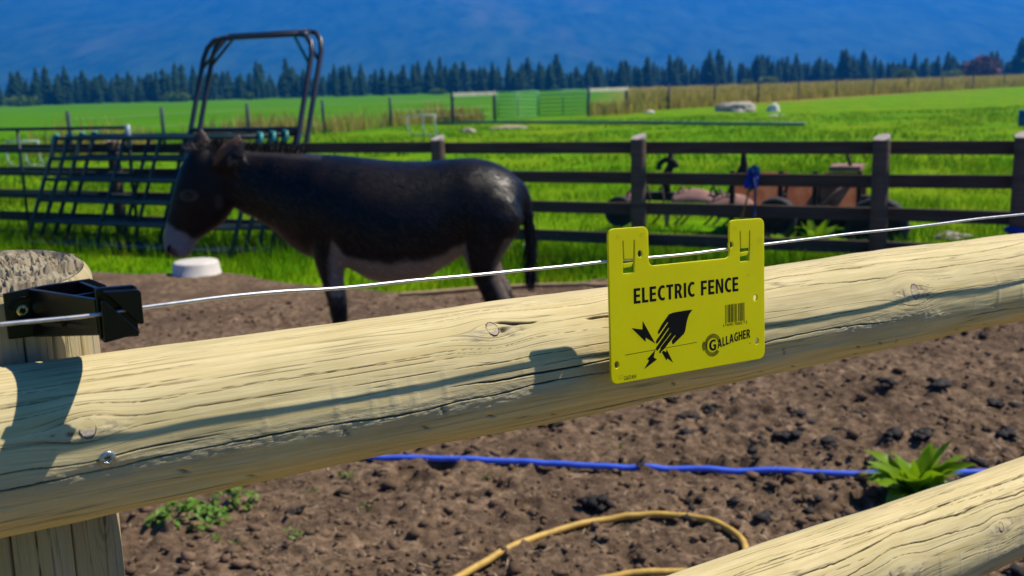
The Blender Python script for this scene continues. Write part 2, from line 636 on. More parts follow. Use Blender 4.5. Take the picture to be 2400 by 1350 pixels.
def make_post():
    nz, nt_ = 420, 400
    th = np.linspace(-math.pi, math.pi, nt_ + 1)          # 0 = towards the photographer
    z = np.linspace(0.0, 1.0, nz) ** 0.75 * (PC_TOP)
    Z, T = np.meshgrid(z, th, indexing='ij')
    ct, st = np.cos(T), np.sin(T)
    v = T * PC_R
    disp = fbm(Z * 3 + ct, st * 1.2, 5, 3) * 0.004
    crack = np.zeros_like(Z)
    vv = v + 0.004 * vnoise(Z * 9, v * 12, 8)
    for c0, wid, dep, z0, z1 in [(-0.055, 0.0010, 0.005, 0, 2), (-0.018, 0.0011, 0.005, 0, 2), (0.012, 0.0005, 0.003, 1.0, 2), (0.031, 0.0008, 0.004, 0, 2),
                                 (0.045, 0.0006, 0.003, 1.2, 2), (0.062, 0.0009, 0.005, 0, 2), (0.078, 0.0006, 0.003, 0.2, 1.44), (-0.04, 0.0006, 0.003, 0, 1.4), (0.0, 0.0005, 0.002, 0.6, 1.3)]:
        path = c0 + 0.004 * vnoise(Z * 5, Z * 0 + c0 * 90, 31) + 0.001 * vnoise(Z * 40, Z * 0 + c0 * 70, 33)
        g = np.clip(1 - np.abs(v - path) / wid, 0, 1) * ((Z > z0) & (Z < z1))
        disp = disp - dep * g
        crack = np.maximum(crack, np.clip(1.5 * g, 0, 1))
    # large knot low on the right
    kz, kv = 1.235, 0.063
    q = np.sqrt(((Z - kz) / 0.030) ** 2 + ((v - kv) / 0.013) ** 2)
    disp = disp + 0.002 * np.exp(-q ** 2)
    ringv = v + np.sign(v - kv) * -0.012 * np.exp(-np.maximum(q - 0.3, 0) ** 2)
    worn = np.clip(fbm(Z * 8, v * 60, 44, 3) * 2, 0, 0.7)
    kn = np.clip(1.25 - q, 0, 1) * (0.55 + 0.45 * np.sin(q * 14))
    crack = np.maximum(crack, kn * 0.6)
    edge = np.clip((Z - (PC_TOP - 0.012)) / 0.012, 0, 1)
    R = PC_R + disp - 0.006 * edge ** 2
    X = PC_U + R * st
    OFF = PC_OFF + R * ct
    P = RA * np.array([1, 1, 0]) + X[..., None] * HD + OFF[..., None] * ND
    tilt = (OFF - PC_OFF) * -0.12 + (X - PC_U) * 0.03
    P[..., 2] = Z + tilt * (Z / PC_TOP) ** 6
    V = P.reshape(-1, 3)
    faces = grid_faces(nz, nt_ + 1)
    uv = np.stack([Z, ringv], -1).reshape(-1, 2)
    side = np_mesh('post', V, faces, uv, True, {'crack': crack.ravel(), 'worn': worn.ravel()})
    po = link('post', side, M_POST, fence)
    # sawn top: torn, stepped end grain with radial splits
    nr, na = 110, 300
    rr = np.linspace(0.0, 1.0, nr)
    aa = np.linspace(-math.pi, math.pi, na + 1)
    Rr, Aa = np.meshgrid(rr, aa, indexing='ij')
    tr = PC_R - 0.0055
    X = PC_U + tr * Rr * np.sin(Aa)
    OFF = PC_OFF + tr * Rr * np.cos(Aa)
    tilt = (OFF - PC_OFF) * -0.12 + (X - PC_U) * 0.03
    lx, ly = X - PC_U, OFF - PC_OFF
    step = np.floor((ly * 60 + fbm(lx * 40, ly * 30, 3, 3) * 1.6) * 0.9) / 0.9
    hgt = -0.006 * (step % 2) + fbm(lx * 60, ly * 60, 5, 3) * 0.006 + fbm(lx * 420, ly * 110, 6, 3) * 0.004
    hgt = hgt * np.clip((1 - Rr) * 12, 0, 1) + 0.004 * (1 - Rr ** 6)
    crk = np.zeros_like(Rr)
    for a0 in (-1.9, -0.75, -0.18, 0.42, 0.95, 1.7, 2.6):
        d = np.abs((Aa - a0 + math.pi) % (2 * math.pi) - math.pi + 0.05 * vnoise(Rr * 12, Rr * 0 + a0, 9)) * Rr * tr
        g = np.clip(1 - d / 0.0008, 0, 1) * (Rr > 0.15)
        hgt = hgt - 0.004 * g
        crk = np.maximum(crk, g)
    P = RA * np.array([1, 1, 0]) + X[..., None] * HD + OFF[..., None] * ND
    P[..., 2] = PC_TOP + tilt + hgt
    topm = np_mesh('post_top', P.reshape(-1, 3), grid_faces(nr, na + 1), np.stack([lx * 0.4, ly], -1).reshape(-1, 2), True,
                   {'crack': (crk * 0.9).ravel(), 'worn': np.clip(0.5 + fbm(lx * 60, ly * 90, 4, 3), 0, 1).ravel()})
    link('post_top', topm, M_POSTTOP, po)
    return po


post = make_post()
far_post = post.copy()                                       # the next post along, past the right edge
COL.objects.link(far_post)
far_post.location = Vector(post.location) + Vector(HD) * 2.5
for ch in list(post.children):
    c2 = ch.copy()
    COL.objects.link(c2)
    c2.parent = far_post

# ---- black plastic offset insulator on the post
M_BLACK = Mat('black_plastic', 0.28, 0.3)
M_BLACK.set(Base_Color=M_BLACK.ramp(M_BLACK.noise(M_BLACK.coord(scale=(200, 200, 200)), 1, 5), [(0.3, (0.0016, 0.0016, 0.003)), (0.75, (0.004, 0.004, 0.007))]))
M_BLACK.bump(M_BLACK.noise(M_BLACK.coord(scale=(900, 900, 900)), 1, 3), 0.15, 0.0005)
ins = thing('wire_insulator', 'black plastic offset insulator screwed to the top of the near post', 'insulator', FR(0.045, -0.043, 1.42))
fz = lambda u, z, off: FR(u, off, z)


def web(mb, p0, p1, zt0, zt1, zb0, zb1, th):
    """an upright web from p0 to p1 (u, off) with its own top and bottom edges"""
    a, b = np.array(p0), np.array(p1)
    d = (b - a) / np.linalg.norm(b - a)
    s = np.array([-d[1], d[0]]) * th / 2
    pts = []
    for (q, zt, zb) in ((a, zt0, zb0), (b, zt1, zb1)):
        for sg in (1, -1):
            for z_ in (zb, zt):
                pts.append(FR(*(q + s * sg), z_))
    mb.add(pts, [(0, 1, 3, 2), (4, 6, 7, 5), (0, 4, 5, 1), (2, 3, 7, 6), (1, 5, 7, 3), (0, 2, 6, 4)])


mb = MB()
mb.prism([(0.020, 1.412), (0.098, 1.410), (0.098, 1.446), (0.086, 1.453), (0.050, 1.452), (0.020, 1.449)], fz, -0.0445, -0.0400)
mb.build('mounting_plate', M_BLACK.m, ins, bevel=0.001)
mb = MB()
web(mb, (0.040, -0.041), (0.0685, 0.0745), 1.451, 1.457, 1.411, 1.430, 0.0035)
mb.build('arm', M_BLACK.m, ins, bevel=0.0007)
mb = MB()
web(mb, (0.078, -0.041), (0.084, 0.0745), 1.452, 1.4575, 1.411, 1.430, 0.003)
mb.build('arm', M_BLACK.m, ins, bevel=0.0007)
for (o0, o1) in ((-0.041, -0.012), (-0.002, 0.026), (0.034, 0.0745)):  # floor strips added to block the sun and fill out the arm's shadow
    mb = MB()
    ul = lambda o_: 0.026 + 0.042 * (o_ + 0.041) / 0.1155
    ur = lambda o_: 0.078 + 0.006 * (o_ + 0.041) / 0.1155
    zb = lambda o_: 1.424 + 0.010 * (o_ + 0.041) / 0.1155
    mb.add([FR(ul(o0), o0, zb(o0)), FR(ur(o0), o0, zb(o0)), FR(ur(o1), o1, zb(o1)), FR(ul(o1), o1, zb(o1)),
            FR(ul(o0), o0, zb(o0) + .003), FR(ur(o0), o0, zb(o0) + .003), FR(ur(o1), o1, zb(o1) + .003), FR(ul(o1), o1, zb(o1) + .003)],
           [(0, 3, 2, 1), (4, 5, 6, 7), (0, 1, 5, 4), (1, 2, 6, 5), (2, 3, 7, 6), (3, 0, 4, 7)])
    mb.build('shadow_floor_web', M_BLACK.m, ins)
mb = MB()
web(mb, (0.052, 0.012), (0.0815, 0.012), 1.450, 1.451, 1.420, 1.420, 0.003)
mb.build('cross_web', M_BLACK.m, ins)
mb = MB()
mb.prism([(0.0675, 1.4275), (0.0945, 1.4260), (0.0945, 1.4350), (0.0960, 1.4360), (0.0965, 1.4625), (0.0940, 1.4645), (0.0690, 1.4655), (0.0675, 1.4640)], fz, 0.0745, 0.0800)
head = mb.build('clip_head', M_BLACK.m, ins, bevel=0.0012)
mb = MB()
mb.prism([(0.0680, 1.4270), (0.0935, 1.4305), (0.0920, 1.4330), (0.0715, 1.4575), (0.0688, 1.4575)], fz, 0.0868, 0.0905)
mb.prism([(0.0680, 1.4270), (0.0930, 1.4303), (0.0930, 1.4318), (0.0680, 1.4290)], fz, 0.0800, 0.0868)
mb.build('clip_flap', M_BLACK.m, head, bevel=0.0008)
mb = MB()
mb.prism([(0.0715, 1.4640), (0.0950, 1.4625), (0.0966, 1.4605), (0.0966, 1.4375), (0.0945, 1.4368), (0.0925, 1.4385)], fz, 0.0868, 0.0905)
mb.prism([(0.0715, 1.4622), (0.0955, 1.4607), (0.0955, 1.4622), (0.0715, 1.4640)], fz, 0.0800, 0.0868)
mb.build('clip_flap', M_BLACK.m, head, bevel=0.0008)
mb = MB()
rim = [FR(0.0330 + 0.0085 * math.cos(math.pi * k / 10), -0.0390, 1.4365 + 0.0085 * math.sin(math.pi * k / 10)) for k in range(11)]
mb.tube([FR(0.023, -0.039, 1.4362)] + rim[::-1] + [FR(0.048, -0.039, 1.4362)], 0.0012, 6)
mb.build('screw_collar', M_BLACK.m, ins, True)
screw(ins, FR(0.0330, -0.0392, 1.4340), ND, 0.0050, M_BRASS.m)

# ---- the live wire
M_WIRE = Mat('galvanised_wire', 0.38, 0.5, Metallic=0.85)
M_WIRE.set(Base_Color=M_WIRE.ramp(M_WIRE.noise(M_WIRE.coord(scale=(120, 120, 120)), 1, 4), [(0.3, (0.52, 0.53, 0.54)), (0.7, (0.82, 0.82, 0.81))]))
wp = [(-0.30, 1.462), (-0.0349, 1.4512), (0.0034, 1.4497), (0.0358, 1.4482), (0.0669, 1.447), (0.0846, 1.4476), (0.0967, 1.4484), (0.1244, 1.4477), (0.1566, 1.4479),
      (0.18, 1.4467), (0.2041, 1.4459), (0.2397, 1.4425), (0.2773, 1.4408), (0.3168, 1.4401), (0.3754, 1.4372), (0.4385, 1.4348), (0.4816, 1.4329),
      (0.5269, 1.432), (0.58, 1.4296), (0.6248, 1.4275), (0.6838, 1.4267), (0.74, 1.4256), (0.8133, 1.4239), (0.8845, 1.4228), (0.9608, 1.4202),
      (1.0424, 1.4184), (1.1301, 1.417), (1.2248, 1.4138), (1.4376, 1.4091), (2.8, 1.37)]
uu = np.linspace(-0.30, 2.8, 560)
zz = np.interp(uu, [p[0] for p in wp], [p[1] for p in wp])
k9 = np.ones(7) / 7
zz = np.convolve(np.pad(zz, 3, mode='edge'), k9, 'valid')
MB().tube([FR(a, 0.0837 + 0.0006 * math.sin(a * 21), b) for a, b in zip(uu, zz)], 0.00145, 10).build('electric_wire', M_WIRE.m, None, True)
tag(bpy.data.objects['electric_wire'], 'thin bare silver fence wire strung above the near log rail', 'wire')

# ================================================================== WARNING SIGN
SIGN_TH = math.radians(-2.4)
SO = (0.5227, 1.31277)                                      # lower left corner in the fence frame


def L(u, v):
    """traced millimetres (level axes) -> the sign's own millimetres"""
    c, s_ = math.cos(-SIGN_TH), math.sin(-SIGN_TH)
    return (u * c - v * s_, u * s_ + v * c)


sign = thing('warning_sign', 'yellow plastic electric fence warning sign hanging on the wire', 'sign', FR(SO[0], 0.0860, SO[1]))
SB = Matrix((tuple(Vector(HD) * math.cos(SIGN_TH) + Vector((0, 0, 1)) * math.sin(SIGN_TH)),
             tuple(Vector((0, 0, 1)) * math.cos(SIGN_TH) - Vector(HD) * math.sin(SIGN_TH)), tuple(ND))).transposed().to_4x4()
# lean back slightly: the wire sits a little nearer the rail than the foot of the sign
SB = SB @ Matrix.Rotation(math.radians(-4.2), 4, 'X')
sign.rotation_euler = SB.to_euler()
sign.location = Vector(FR(SO[0], 0.0962, SO[1]))


def flat(name, polys, mat, parent, z0=0.0, depth=0.0, bevel=0.0):
    """polys: outlines and holes in mm -> a filled (extruded) plate lying in the sign's plane"""
    cu = bpy.data.curves.new(name, 'CURVE')
    cu.dimensions = '2D'
    cu.fill_mode = 'BOTH' if depth else 'FRONT'
    cu.extrude = depth / 2
    cu.bevel_depth = bevel
    cu.bevel_resolution = 2
    cu.offset = -bevel
    for p in polys:
        sp = cu.splines.new('POLY')
        sp.points.add(len(p) - 1)
        for q, (a, b) in zip(sp.points, p):
            q.co = (a / 1000, b / 1000, 0, 1)
        sp.use_cyclic_u = True
    tmp = bpy.data.objects.new('tmp', cu)
    COL.objects.link(tmp)
    dg = bpy.context.evaluated_depsgraph_get()
    me = bpy.data.meshes.new_from_object(tmp.evaluated_get(dg))
    bpy.data.objects.remove(tmp)
    me.name = name
    me.materials.clear()
    me.transform(Matrix.Translation((0, 0, z0)))
    if not depth:
        for p in me.polygons:
            pass
        bm = bmesh.new()
        bm.from_mesh(me)
        for f_ in bm.faces:
            f_.normal_update()
            if f_.normal.z < 0:
                f_.normal_flip()
        bm.to_mesh(me)
        bm.free()
    me.materials.append(mat)
    o = bpy.data.objects.new(name, me)
    COL.objects.link(o)
    o.parent = parent
    return o


def text_mesh(name, txt, size, x, y, mat, parent, z0, sx=1.0, rot=0.0, off=0.0):
    cu = bpy.data.curves.new(name, 'FONT')
    cu.body = txt
    cu.size = size / 1000
    cu.offset = off / 1000
    cu.fill_mode = 'FRONT'
    tmp = bpy.data.objects.new('tmp', cu)
    COL.objects.link(tmp)
    dg = bpy.context.evaluated_depsgraph_get()
    me = bpy.data.meshes.new_from_object(tmp.evaluated_get(dg))
    bpy.data.objects.remove(tmp)
    me.name = name
    me.materials.clear()
    me.transform(Matrix.Translation((x / 1000, y / 1000, z0)) @ Matrix.Rotation(rot, 4, 'Z') @ Matrix.Diagonal((sx, 1, 1, 1)))
    me.materials.append(mat)
    o = bpy.data.objects.new(name, me)
    COL.objects.link(o)
    o.parent = parent
    return o


def arc(cx, cy, rx, ry, a0, a1, n=10):
    return [(cx + rx * math.cos(math.radians(a0 + (a1 - a0) * k / n)), cy + ry * math.sin(math.radians(a0 + (a1 - a0) * k / n))) for k in range(n + 1)]


W, Hh = 210.0, 151.0
out = arc(8, 8, 8, 8, 180, 270) + arc(W - 8, 8, 8, 8, 270, 360) + arc(W - 7, Hh - 7, 7, 7, 0, 90) + arc(159 + 6, Hh - 6, 6, 6, 90, 180) \
    + arc(159 - 6, 112 + 6, 6, 6, 0, -90) + arc(50 + 6, 112 + 6, 6, 6, 270, 180) + arc(50 - 7, Hh - 7, 7, 7, 0, 90) + arc(7, Hh - 7, 7, 7, 90, 180)


def slot(x):
    return [(x, 107), (x + 14.4, 107), (x + 14.9, 138.5), (x + 13.9, 138.5), (x + 13.1, 120.5), (x + 1.3, 120.5), (x + 1.0, 138.5), (x, 138.5)]


def hole(p, r=2.9):
    x, y = L(*p)
    return arc(x, y, r, r * 1.15, 360, 15, 23)


M_SIGN = Mat('yellow_plastic', 0.38, 0.28)
M_SIGN.set(Base_Color=M_SIGN.ramp(M_SIGN.noise(M_SIGN.coord(scale=(14, 14, 14)), 1, 4), [(0.3, (0.84, 0.78, 0.001)), (0.7, (0.90, 0.84, 0.002))]))
M_SIGN.set(Subsurface_Weight=0.35, Subsurface_Radius=(1.0, 0.8, 0.1), Subsurface_Scale=0.004)
M_SIGN.bump(M_SIGN.noise(M_SIGN.coord(scale=(700, 700, 700)), 1, 3), 0.05, 0.0004)
tl = M_SIGN.n('BsdfTranslucent', {'Color': (0.92, 0.86, 0.004)})
mx = M_SIGN.n('MixShader', {0: 0.22, 1: M_SIGN.b.outputs[0], 2: tl.outputs[0]})
M_SIGN.nt.links.new(mx.outputs[0], M_SIGN.out.inputs[0])
M_INK = simple('black_print', (0.006, 0.006, 0.006), 0.5, 0.12, var=0.3, scale=60)
plate = flat('plate', [out, slot(17.5), slot(174.0)] + [hole(p) for p in ((44.2, 123.0), (166.7, 118.7), (199.0, 58.4), (198.7, 11.6), (8.0, 18.5))],
             M_SIGN.m, sign, -0.0014, 0.0016, 0.0005)
for x in (17.5, 174.0):                                      # the little hooks that grip the wire
    mbk = MB()
    mbk.add([(a / 1000, b / 1000, c / 1000) for a, b, c in ((x + .4, 112, -.2), (x + 10.5, 113, -.2), (x + 13, 117.2, -.2), (x + .4, 116.6, -.2),
                                                            (x + .4, 112, -2.4), (x + 10.5, 113, -2.4), (x + 13, 117.2, -2.4), (x + .4, 116.6, -2.4))],
            [(0, 1, 2, 3), (7, 6, 5, 4), (0, 4, 5, 1), (1, 5, 6, 2), (2, 6, 7, 3), (3, 7, 4, 0)])
    hk = mbk.build('wire_hook', M_SIGN.m, None, bevel=0.0004)
    hk.parent = sign
# moulding pips
for x, y, r in ((12, 143, 2.0), (42, 143, 2.0), (167, 143, 1.6), (203, 128, 2.6), (185, 92, 1.4), (12, 7, 2.2)):
    mbk = MB()
    ring = [((x + r * math.cos(k * math.pi / 10)) / 1000, (y + r * math.sin(k * math.pi / 10)) / 1000, 0.0) for k in range(21)]
    mbk.tube(ring, 0.00012, 5, False)
    o = mbk.build('moulding_mark', M_SIGN.m, None, True)
    o.parent = sign

G = {}
tk = 0.205
G['E'] = (0.52, [[(0, 0), (.52, 0), (.52, .175), (tk, .175), (tk, .42), (.48, .42), (.48, .585), (tk, .585), (tk, .825), (.51, .825), (.51, 1), (0, 1)]])
G['F'] = (0.50, [[(0, 0), (tk, 0), (tk, .40), (.47, .40), (.47, .57), (tk, .57), (tk, .825), (.51, .825), (.51, 1), (0, 1)]])
G['L'] = (0.48, [[(0, 0), (.49, 0), (.49, .175), (tk, .175), (tk, 1), (0, 1)]])
G['T'] = (0.56, [[(.18, 0), (.18 + tk, 0), (.18 + tk, .825), (.565, .825), (.565, 1), (0, 1), (0, .825), (.18, .825)]])
G['I'] = (tk, [[(0, 0), (tk, 0), (tk, 1), (0, 1)]])
G['N'] = (0.66, [[(0, 0), (.19, 0), (.19, .66), (.45, 0), (.66, 0), (.66, 1), (.47, 1), (.47, .36), (.22, 1), (0, 1)]])
G['H'] = (0.66, [[(0, 0), (tk, 0), (tk, .41), (.455, .41), (.455, 0), (.66, 0), (.66, 1), (.455, 1), (.455, .59), (tk, .59), (tk, 1), (0, 1)]])
G['C'] = (0.56, [arc(.38, .5, .38, .515, 62, 298, 26) + [(.55, .20)] + arc(.40, .5, .19, .33, 292, 68, 22) + [(.55, .80)]])
G['G'] = (0.66, [arc(.40, .5, .40, .515, 58, 300, 26) + [(.66, .10), (.66, .55), (.40, .55), (.40, .40), (.47, .40), (.47, .19)] + arc(.42, .5, .21, .33, 280, 64, 22) + [(.60, .80)]])
G['R'] = (0.62, [[(0, 0), (tk, 0), (tk, .38), (.27, .38), (.40, 0), (.63, 0), (.46, .43)] + arc(.29, .71, .28, .29, -45, 90, 10) + [(0, 1)],
                 [(tk, .54), (tk, .84), (.27, .84)] + arc(.27, .69, .10, .15, 80, -80, 8) + [(.27, .54)]])
G['A'] = (0.74, [[(0, 0), (.20, 0), (.26, .22), (.48, .22), (.54, 0), (.75, 0), (.48, 1), (.26, 1)], [(.30, .38), (.37, .68), (.44, .38)]])


def word(txt, x, y, hgt, width, gap=0.12, space=0.30):
    """outlines of a word in mm, fitted to a width; y may be a function of x with its slope"""
    tot = sum(space if c == ' ' else G[c][0] for c in txt) + gap * (len(txt) - 1)
    sx = width / tot
    polys, cx = [], 0.0
    for c in txt:
        if c == ' ':
            cx += space + gap
            continue
        wd, ps = G[c]
        for p in ps:
            polys.append([(x + (cx + a) * sx, y(x + (cx + a) * sx, b * hgt) if callable(y) else y + b * hgt) for a, b in p])
        cx += wd + gap
    return polys


x0, y0 = L(33.0, 75.0)
x1, _ = L(174.3, 70.9)
flat('lettering', word('ELECTRIC FENCE', x0, y0, 15.0, x1 - x0), M_INK, sign, -0.00004)
hand = [(108.9, 58.6), (98, 59.1), (88.3, 59.2), (82.3, 59.2), (77.0, 58.4), (75.1, 56.6), (66.9, 49.3), (62.0, 43.6), (61.5, 42.0), (62.4, 40.5), (63.3, 40.7), (74.9, 50.9), (75.6, 50.1),
        (58.9, 34.4), (58.3, 32.5), (59.4, 31.2), (60.6, 31.6), (76.0, 44.9), (76.6, 44.2), (58.7, 27.8), (57.7, 25.9), (59.4, 24.1), (60.6, 24.6), (78.5, 39.3), (79.0, 38.6),
        (63.6, 26.2), (64.3, 25.4), (62.0, 22.8), (62.0, 21.3), (63.6, 20.8), (64.6, 22.1), (66.0, 23.2), (68.0, 23.9), (84.0, 36.3), (84.6, 35.4), (79.7, 31.7), (79.3, 28.8), (80.4, 27.3),
        (81.3, 27.4), (95.3, 35.2), (97, 37), (98.0, 39.0), (100.6, 47.5), (102.2, 51.2), (104.4, 54.7)]
b1 = [(28.4, 51.8), (42.1, 48.2), (43.0, 56.7), (57.7, 31.6), (45.8, 39.5), (45.2, 35.4)]
b2 = [(57.4, 25.4), (46.1, 17.8), (48.5, 16.1), (41.4, 8.3), (58.6, 15.4), (54.6, 18.2)]
b3 = [(65.4, 21.6), (71.1, 12.1), (72.5, 14.2), (79.7, 8.2), (71.9, 23.8), (71.0, 20.6), (67.8, 22.9)]
flat('hand_symbol', [[L(*p) for p in hand]], M_INK, sign, -0.00002)
for b in (b1, b2, b3):
    flat('lightning_bolt', [[L(*p) for p in b]], M_INK, sign, -0.00004)
flat('wire_line', [[L(18.7, 26.1), L(57.6, 25.2), L(57.6, 25.7), L(18.7, 26.7)]], M_INK, sign, -0.00005)
flat('wire_line', [[L(68.5, 24.9), L(112.8, 23.9), L(112.8, 24.4), L(68.5, 25.4)]], M_INK, sign, -0.00005)
# barcode
bx0, by0 = L(153.5, 37.9)
bw = 28.0
bars = '101001000110101110010110111001010011010101000010110011010101110010101'
polys = []
k = 0
while k < len(bars):
    if bars[k] == '1':
        j = k
        while j < len(bars) and bars[j] == '1':
            j += 1
        long = k < 3 or k > len(bars) - 4 or 32 < k < 36
        polys.append([(bx0 + k * bw / 69, by0 - (3.0 if long else 0)), (bx0 + j * bw / 69, by0 - (3.0 if long else 0)), (bx0 + j * bw / 69, by0 + 19), (bx0 + k * bw / 69, by0 + 19)])
        k = j
    else:
        k += 1
flat('barcode', polys, M_INK, sign, -0.00004)
nx, ny = L(150.0, 34.6)
for txt, dx in (('6', 0.0), ('44493', 5.2), ('00602', 18.6), ('8', 33.2)):
    text_mesh('barcode_number', txt, 4.6, nx + dx, ny - 0.3, M_INK, sign, -0.00002, 0.86)
gx, gy = L(15.4, 1.9)
text_mesh('part_number', 'G602404', 5.9, gx, gy, M_INK, sign, -0.00004, 0.72)
# maker's emblem: two sunbursts and the curved name
cx, cy = L(134.6, 17.6)
for (ex, ey, r0, r1, nt_, gapf) in ((cx, cy, 7.6, 12.0, 44, None), (L(126.2, 18.3)[0], L(126.2, 18.3)[1], 3.6, 6.8, 34, 1)):
    polys = []
    for k in range(nt_):
        a = 2 * math.pi * (k + 0.5) / nt_
        px, py = ex + r1 * math.cos(a), ey + r1 * math.sin(a)
        if gapf and math.hypot(ex + (r0 + r1) / 2 * math.cos(a) - cx, ey + (r0 + r1) / 2 * math.sin(a) - cy) < 12.4:
            continue
        if not gapf and -0.75 < ((a + math.pi) % (2 * math.pi) - math.pi) < 0.25:
            continue
        da = math.pi / nt_ * 0.62
        polys.append([(ex + r0 * math.cos(a - da), ey + r0 * math.sin(a - da)), (ex + r1 * math.cos(a - da), ey + r1 * math.sin(a - da)),
                      (ex + r1 * math.cos(a + da), ey + r1 * math.sin(a + da)), (ex + r0 * math.cos(a + da), ey + r0 * math.sin(a + da))])
    flat('emblem', polys, M_INK, sign, -0.00004)
flat('emblem', [arc(cx - 8.6, cy + 0.5, 1.2, 4.2, 90, 270, 10)], M_INK, sign, -0.00004)
polys = word('G', cx - 5.2, cy - 5.7, 11.4, 10.0)
flat('maker_name', polys, M_INK, sign, -0.00002)


def arcy(xx, hh):
    t_ = (xx - cx) / 55.0
    return cy - 6.2 + 14.0 * t_ - 4.5 * t_ * t_ * 1.35 + hh


polys = word('ALLAGHER', cx + 6.6, arcy, 9.4, 47.5, 0.11)
flat('maker_name', polys, M_INK, sign, -0.00001)
text_mesh('trade_mark', 'TM', 2.2, L(186.0, 0)[0], L(186.0, 10.2)[1], M_INK, sign, -0.00004, 0.9)

# ================================================================== GROUND
def edge_y(x):
    """world y of the edge between bare earth and grass"""
    xs = [-8, -3.9, -3.2, -2.6, -1.9, -1.4, -0.8, 0.0, 0.7, 2.0, 4.0, 9.0]
    ys = [9.2, 9.1, 8.9, 8.75, 8.45, 8.1, 7.75, 7.75, 7.95, 7.7, 7.4, 7.0]
    return np.interp(x, xs, ys)


M_DIRT = Mat('bare_earth', 0.95, 0.12)
co = M_DIRT.coord('Object')
n1 = M_DIRT.noise(co, 2.2, 6, 0.6)
n2 = M_DIRT.noise(co, 22, 6, 0.65)
n3 = M_DIRT.noise(co, 120, 4, 0.7)
c = M_DIRT.ramp(n2, [(0.30, (0.045, 0.029, 0.018)), (0.50, (0.170, 0.110, 0.067)), (0.74, (0.40, 0.275, 0.178))])
c = M_DIRT.mix(M_DIRT.ramp(n1, [(0.44, 0.0), (0.62, 0.75)]), c, (0.095, 0.061, 0.039))
c = M_DIRT.mix(M_DIRT.ramp(n3, [(0.60, 0.0), (0.70, 0.8)]), c, (0.50, 0.38, 0.27))
M_DIRT.set(Base_Color=c)
M_DIRT.bump(M_DIRT.math('ADD', n2, M_DIRT.math('MULTIPLY', n3, 0.4)), 0.9, 0.02)

gx_ = np.concatenate([np.linspace(-9, -4.6, 60, endpoint=False), np.linspace(-4.6, 5.4, 620, endpoint=False), np.linspace(5.4, 11, 60)])
gy_ = np.concatenate([np.linspace(-4, 2.6, 40, endpoint=False), np.linspace(2.6, 5.6, 250, endpoint=False), np.linspace(5.6, 10.6, 190)])
X, Y = np.meshgrid(gx_, gy_, indexing='ij')
clod = np.maximum(fbm(X * 5.5, Y * 5.5, 301, 4, 0.6), -0.12)
fine = fbm(X * 22, Y * 22, 320, 3, 0.6)
rough = np.clip(1.15 - (Y - 3.0) / 6.0, 0.35, 1) * np.clip(0.55 + (X + 1.5) * 0.22, 0.45, 1.15)
Zd = 0.045 + 0.045 * rough * clod + 0.024 * rough * fine + 0.03 * fbm(X * 0.7, Y * 0.7, 333, 3)
# hoof prints: shallow pits with a pushed-up rim
for k in range(230):
    hx_, hy_ = RNG.uniform(-3.6, 4.2), RNG.uniform(2.8, 7.6)
    ii = np.abs(gx_ - hx_) < 0.25
    jj = np.abs(gy_ - hy_) < 0.25
    an = RNG.uniform(0, 3.14)
    du, dv = X[np.ix_(ii, jj)] - hx_, Y[np.ix_(ii, jj)] - hy_
    q = np.hypot((du * math.cos(an) + dv * math.sin(an)) / 0.075, (-du * math.sin(an) + dv * math.cos(an)) / 0.055)
    Zd[np.ix_(ii, jj)] += RNG.uniform(0.5, 1.0) * (-0.030 * np.exp(-q ** 4) + 0.016 * np.exp(-((q - 1.25) / 0.3) ** 2))
# the bank of earth swells a little towards the left rear
Zd += 0.05 * np.exp(-((X + 3.4) / 1.6) ** 2 - ((Y - 8.5) / 0.8) ** 2)
eg = edge_y(X) + 0.25 * fbm(X * 1.6, Y * 0.6, 341, 3)
out_ = np.clip((Y - eg) / 0.35, 0, 1)
Zd = np.maximum(Zd, 0.012) * (1 - out_) - 0.06 * out_
dirt_o = structure(link('paddock_earth', np_mesh('paddock_earth', np.stack([X, Y, Zd], -1).reshape(-1, 3), grid_faces(len(gx_), len(gy_))), M_DIRT.m))


def dirt_h(x, y):
    i = np.clip(np.searchsorted(gx_, x), 0, len(gx_) - 1)
    j = np.clip(np.searchsorted(gy_, y), 0, len(gy_) - 1)
    return np.maximum(Zd[i, j], 0.0)


# the far fence line, in plan: used for the tall grass as well
FP = [(170, 28, 1.25), (387, 31, 1.25), (585, 34.5, 1.25), (760, 39, 1.25), (917, 44, 1.24), (1062, 46.5, 1.38), (1160, 48, 1.42), (1380, 50.5, 1.45), (1468, 52.5, 1.46),
      (1567, 58, 1.42), (1675, 62, 1.42), (1777, 68, 1.42), (1872, 73, 1.43), (1960, 78, 1.43), (2047, 82.5, 1.45), (2128, 87, 1.45), (2208, 92, 1.46), (2280, 97, 1.46), (2353, 102, 1.46), (2430, 107, 1.46)]
FW = [ground_d(px, d) for px, d, h_ in FP]

M_FIELD = Mat('meadow', 0.95, 0.02)
co = M_FIELD.coord('Object')
pos = M_FIELD.n('SeparateXYZ', {0: co})
n1 = M_FIELD.noise(co, 0.22, 6, 0.65)
n2 = M_FIELD.noise(co, 1.4, 6, 0.7)
n3 = M_FIELD.noise(co, 14, 4, 0.7)
c = M_FIELD.ramp(n2, [(0.25, (0.035, 0.110, 0.001)), (0.50, (0.105, 0.275, 0.001)), (0.78, (0.24, 0.37, 0.002))])
c = M_FIELD.mix(M_FIELD.ramp(n1, [(0.44, 0.0), (0.60, 0.7)]), c, (0.20, 0.27, 0.004))
c = M_FIELD.mix(M_FIELD.ramp(n3, [(0.55, 0.0), (0.75, 0.5)]), c, (0.20, 0.34, 0.006))
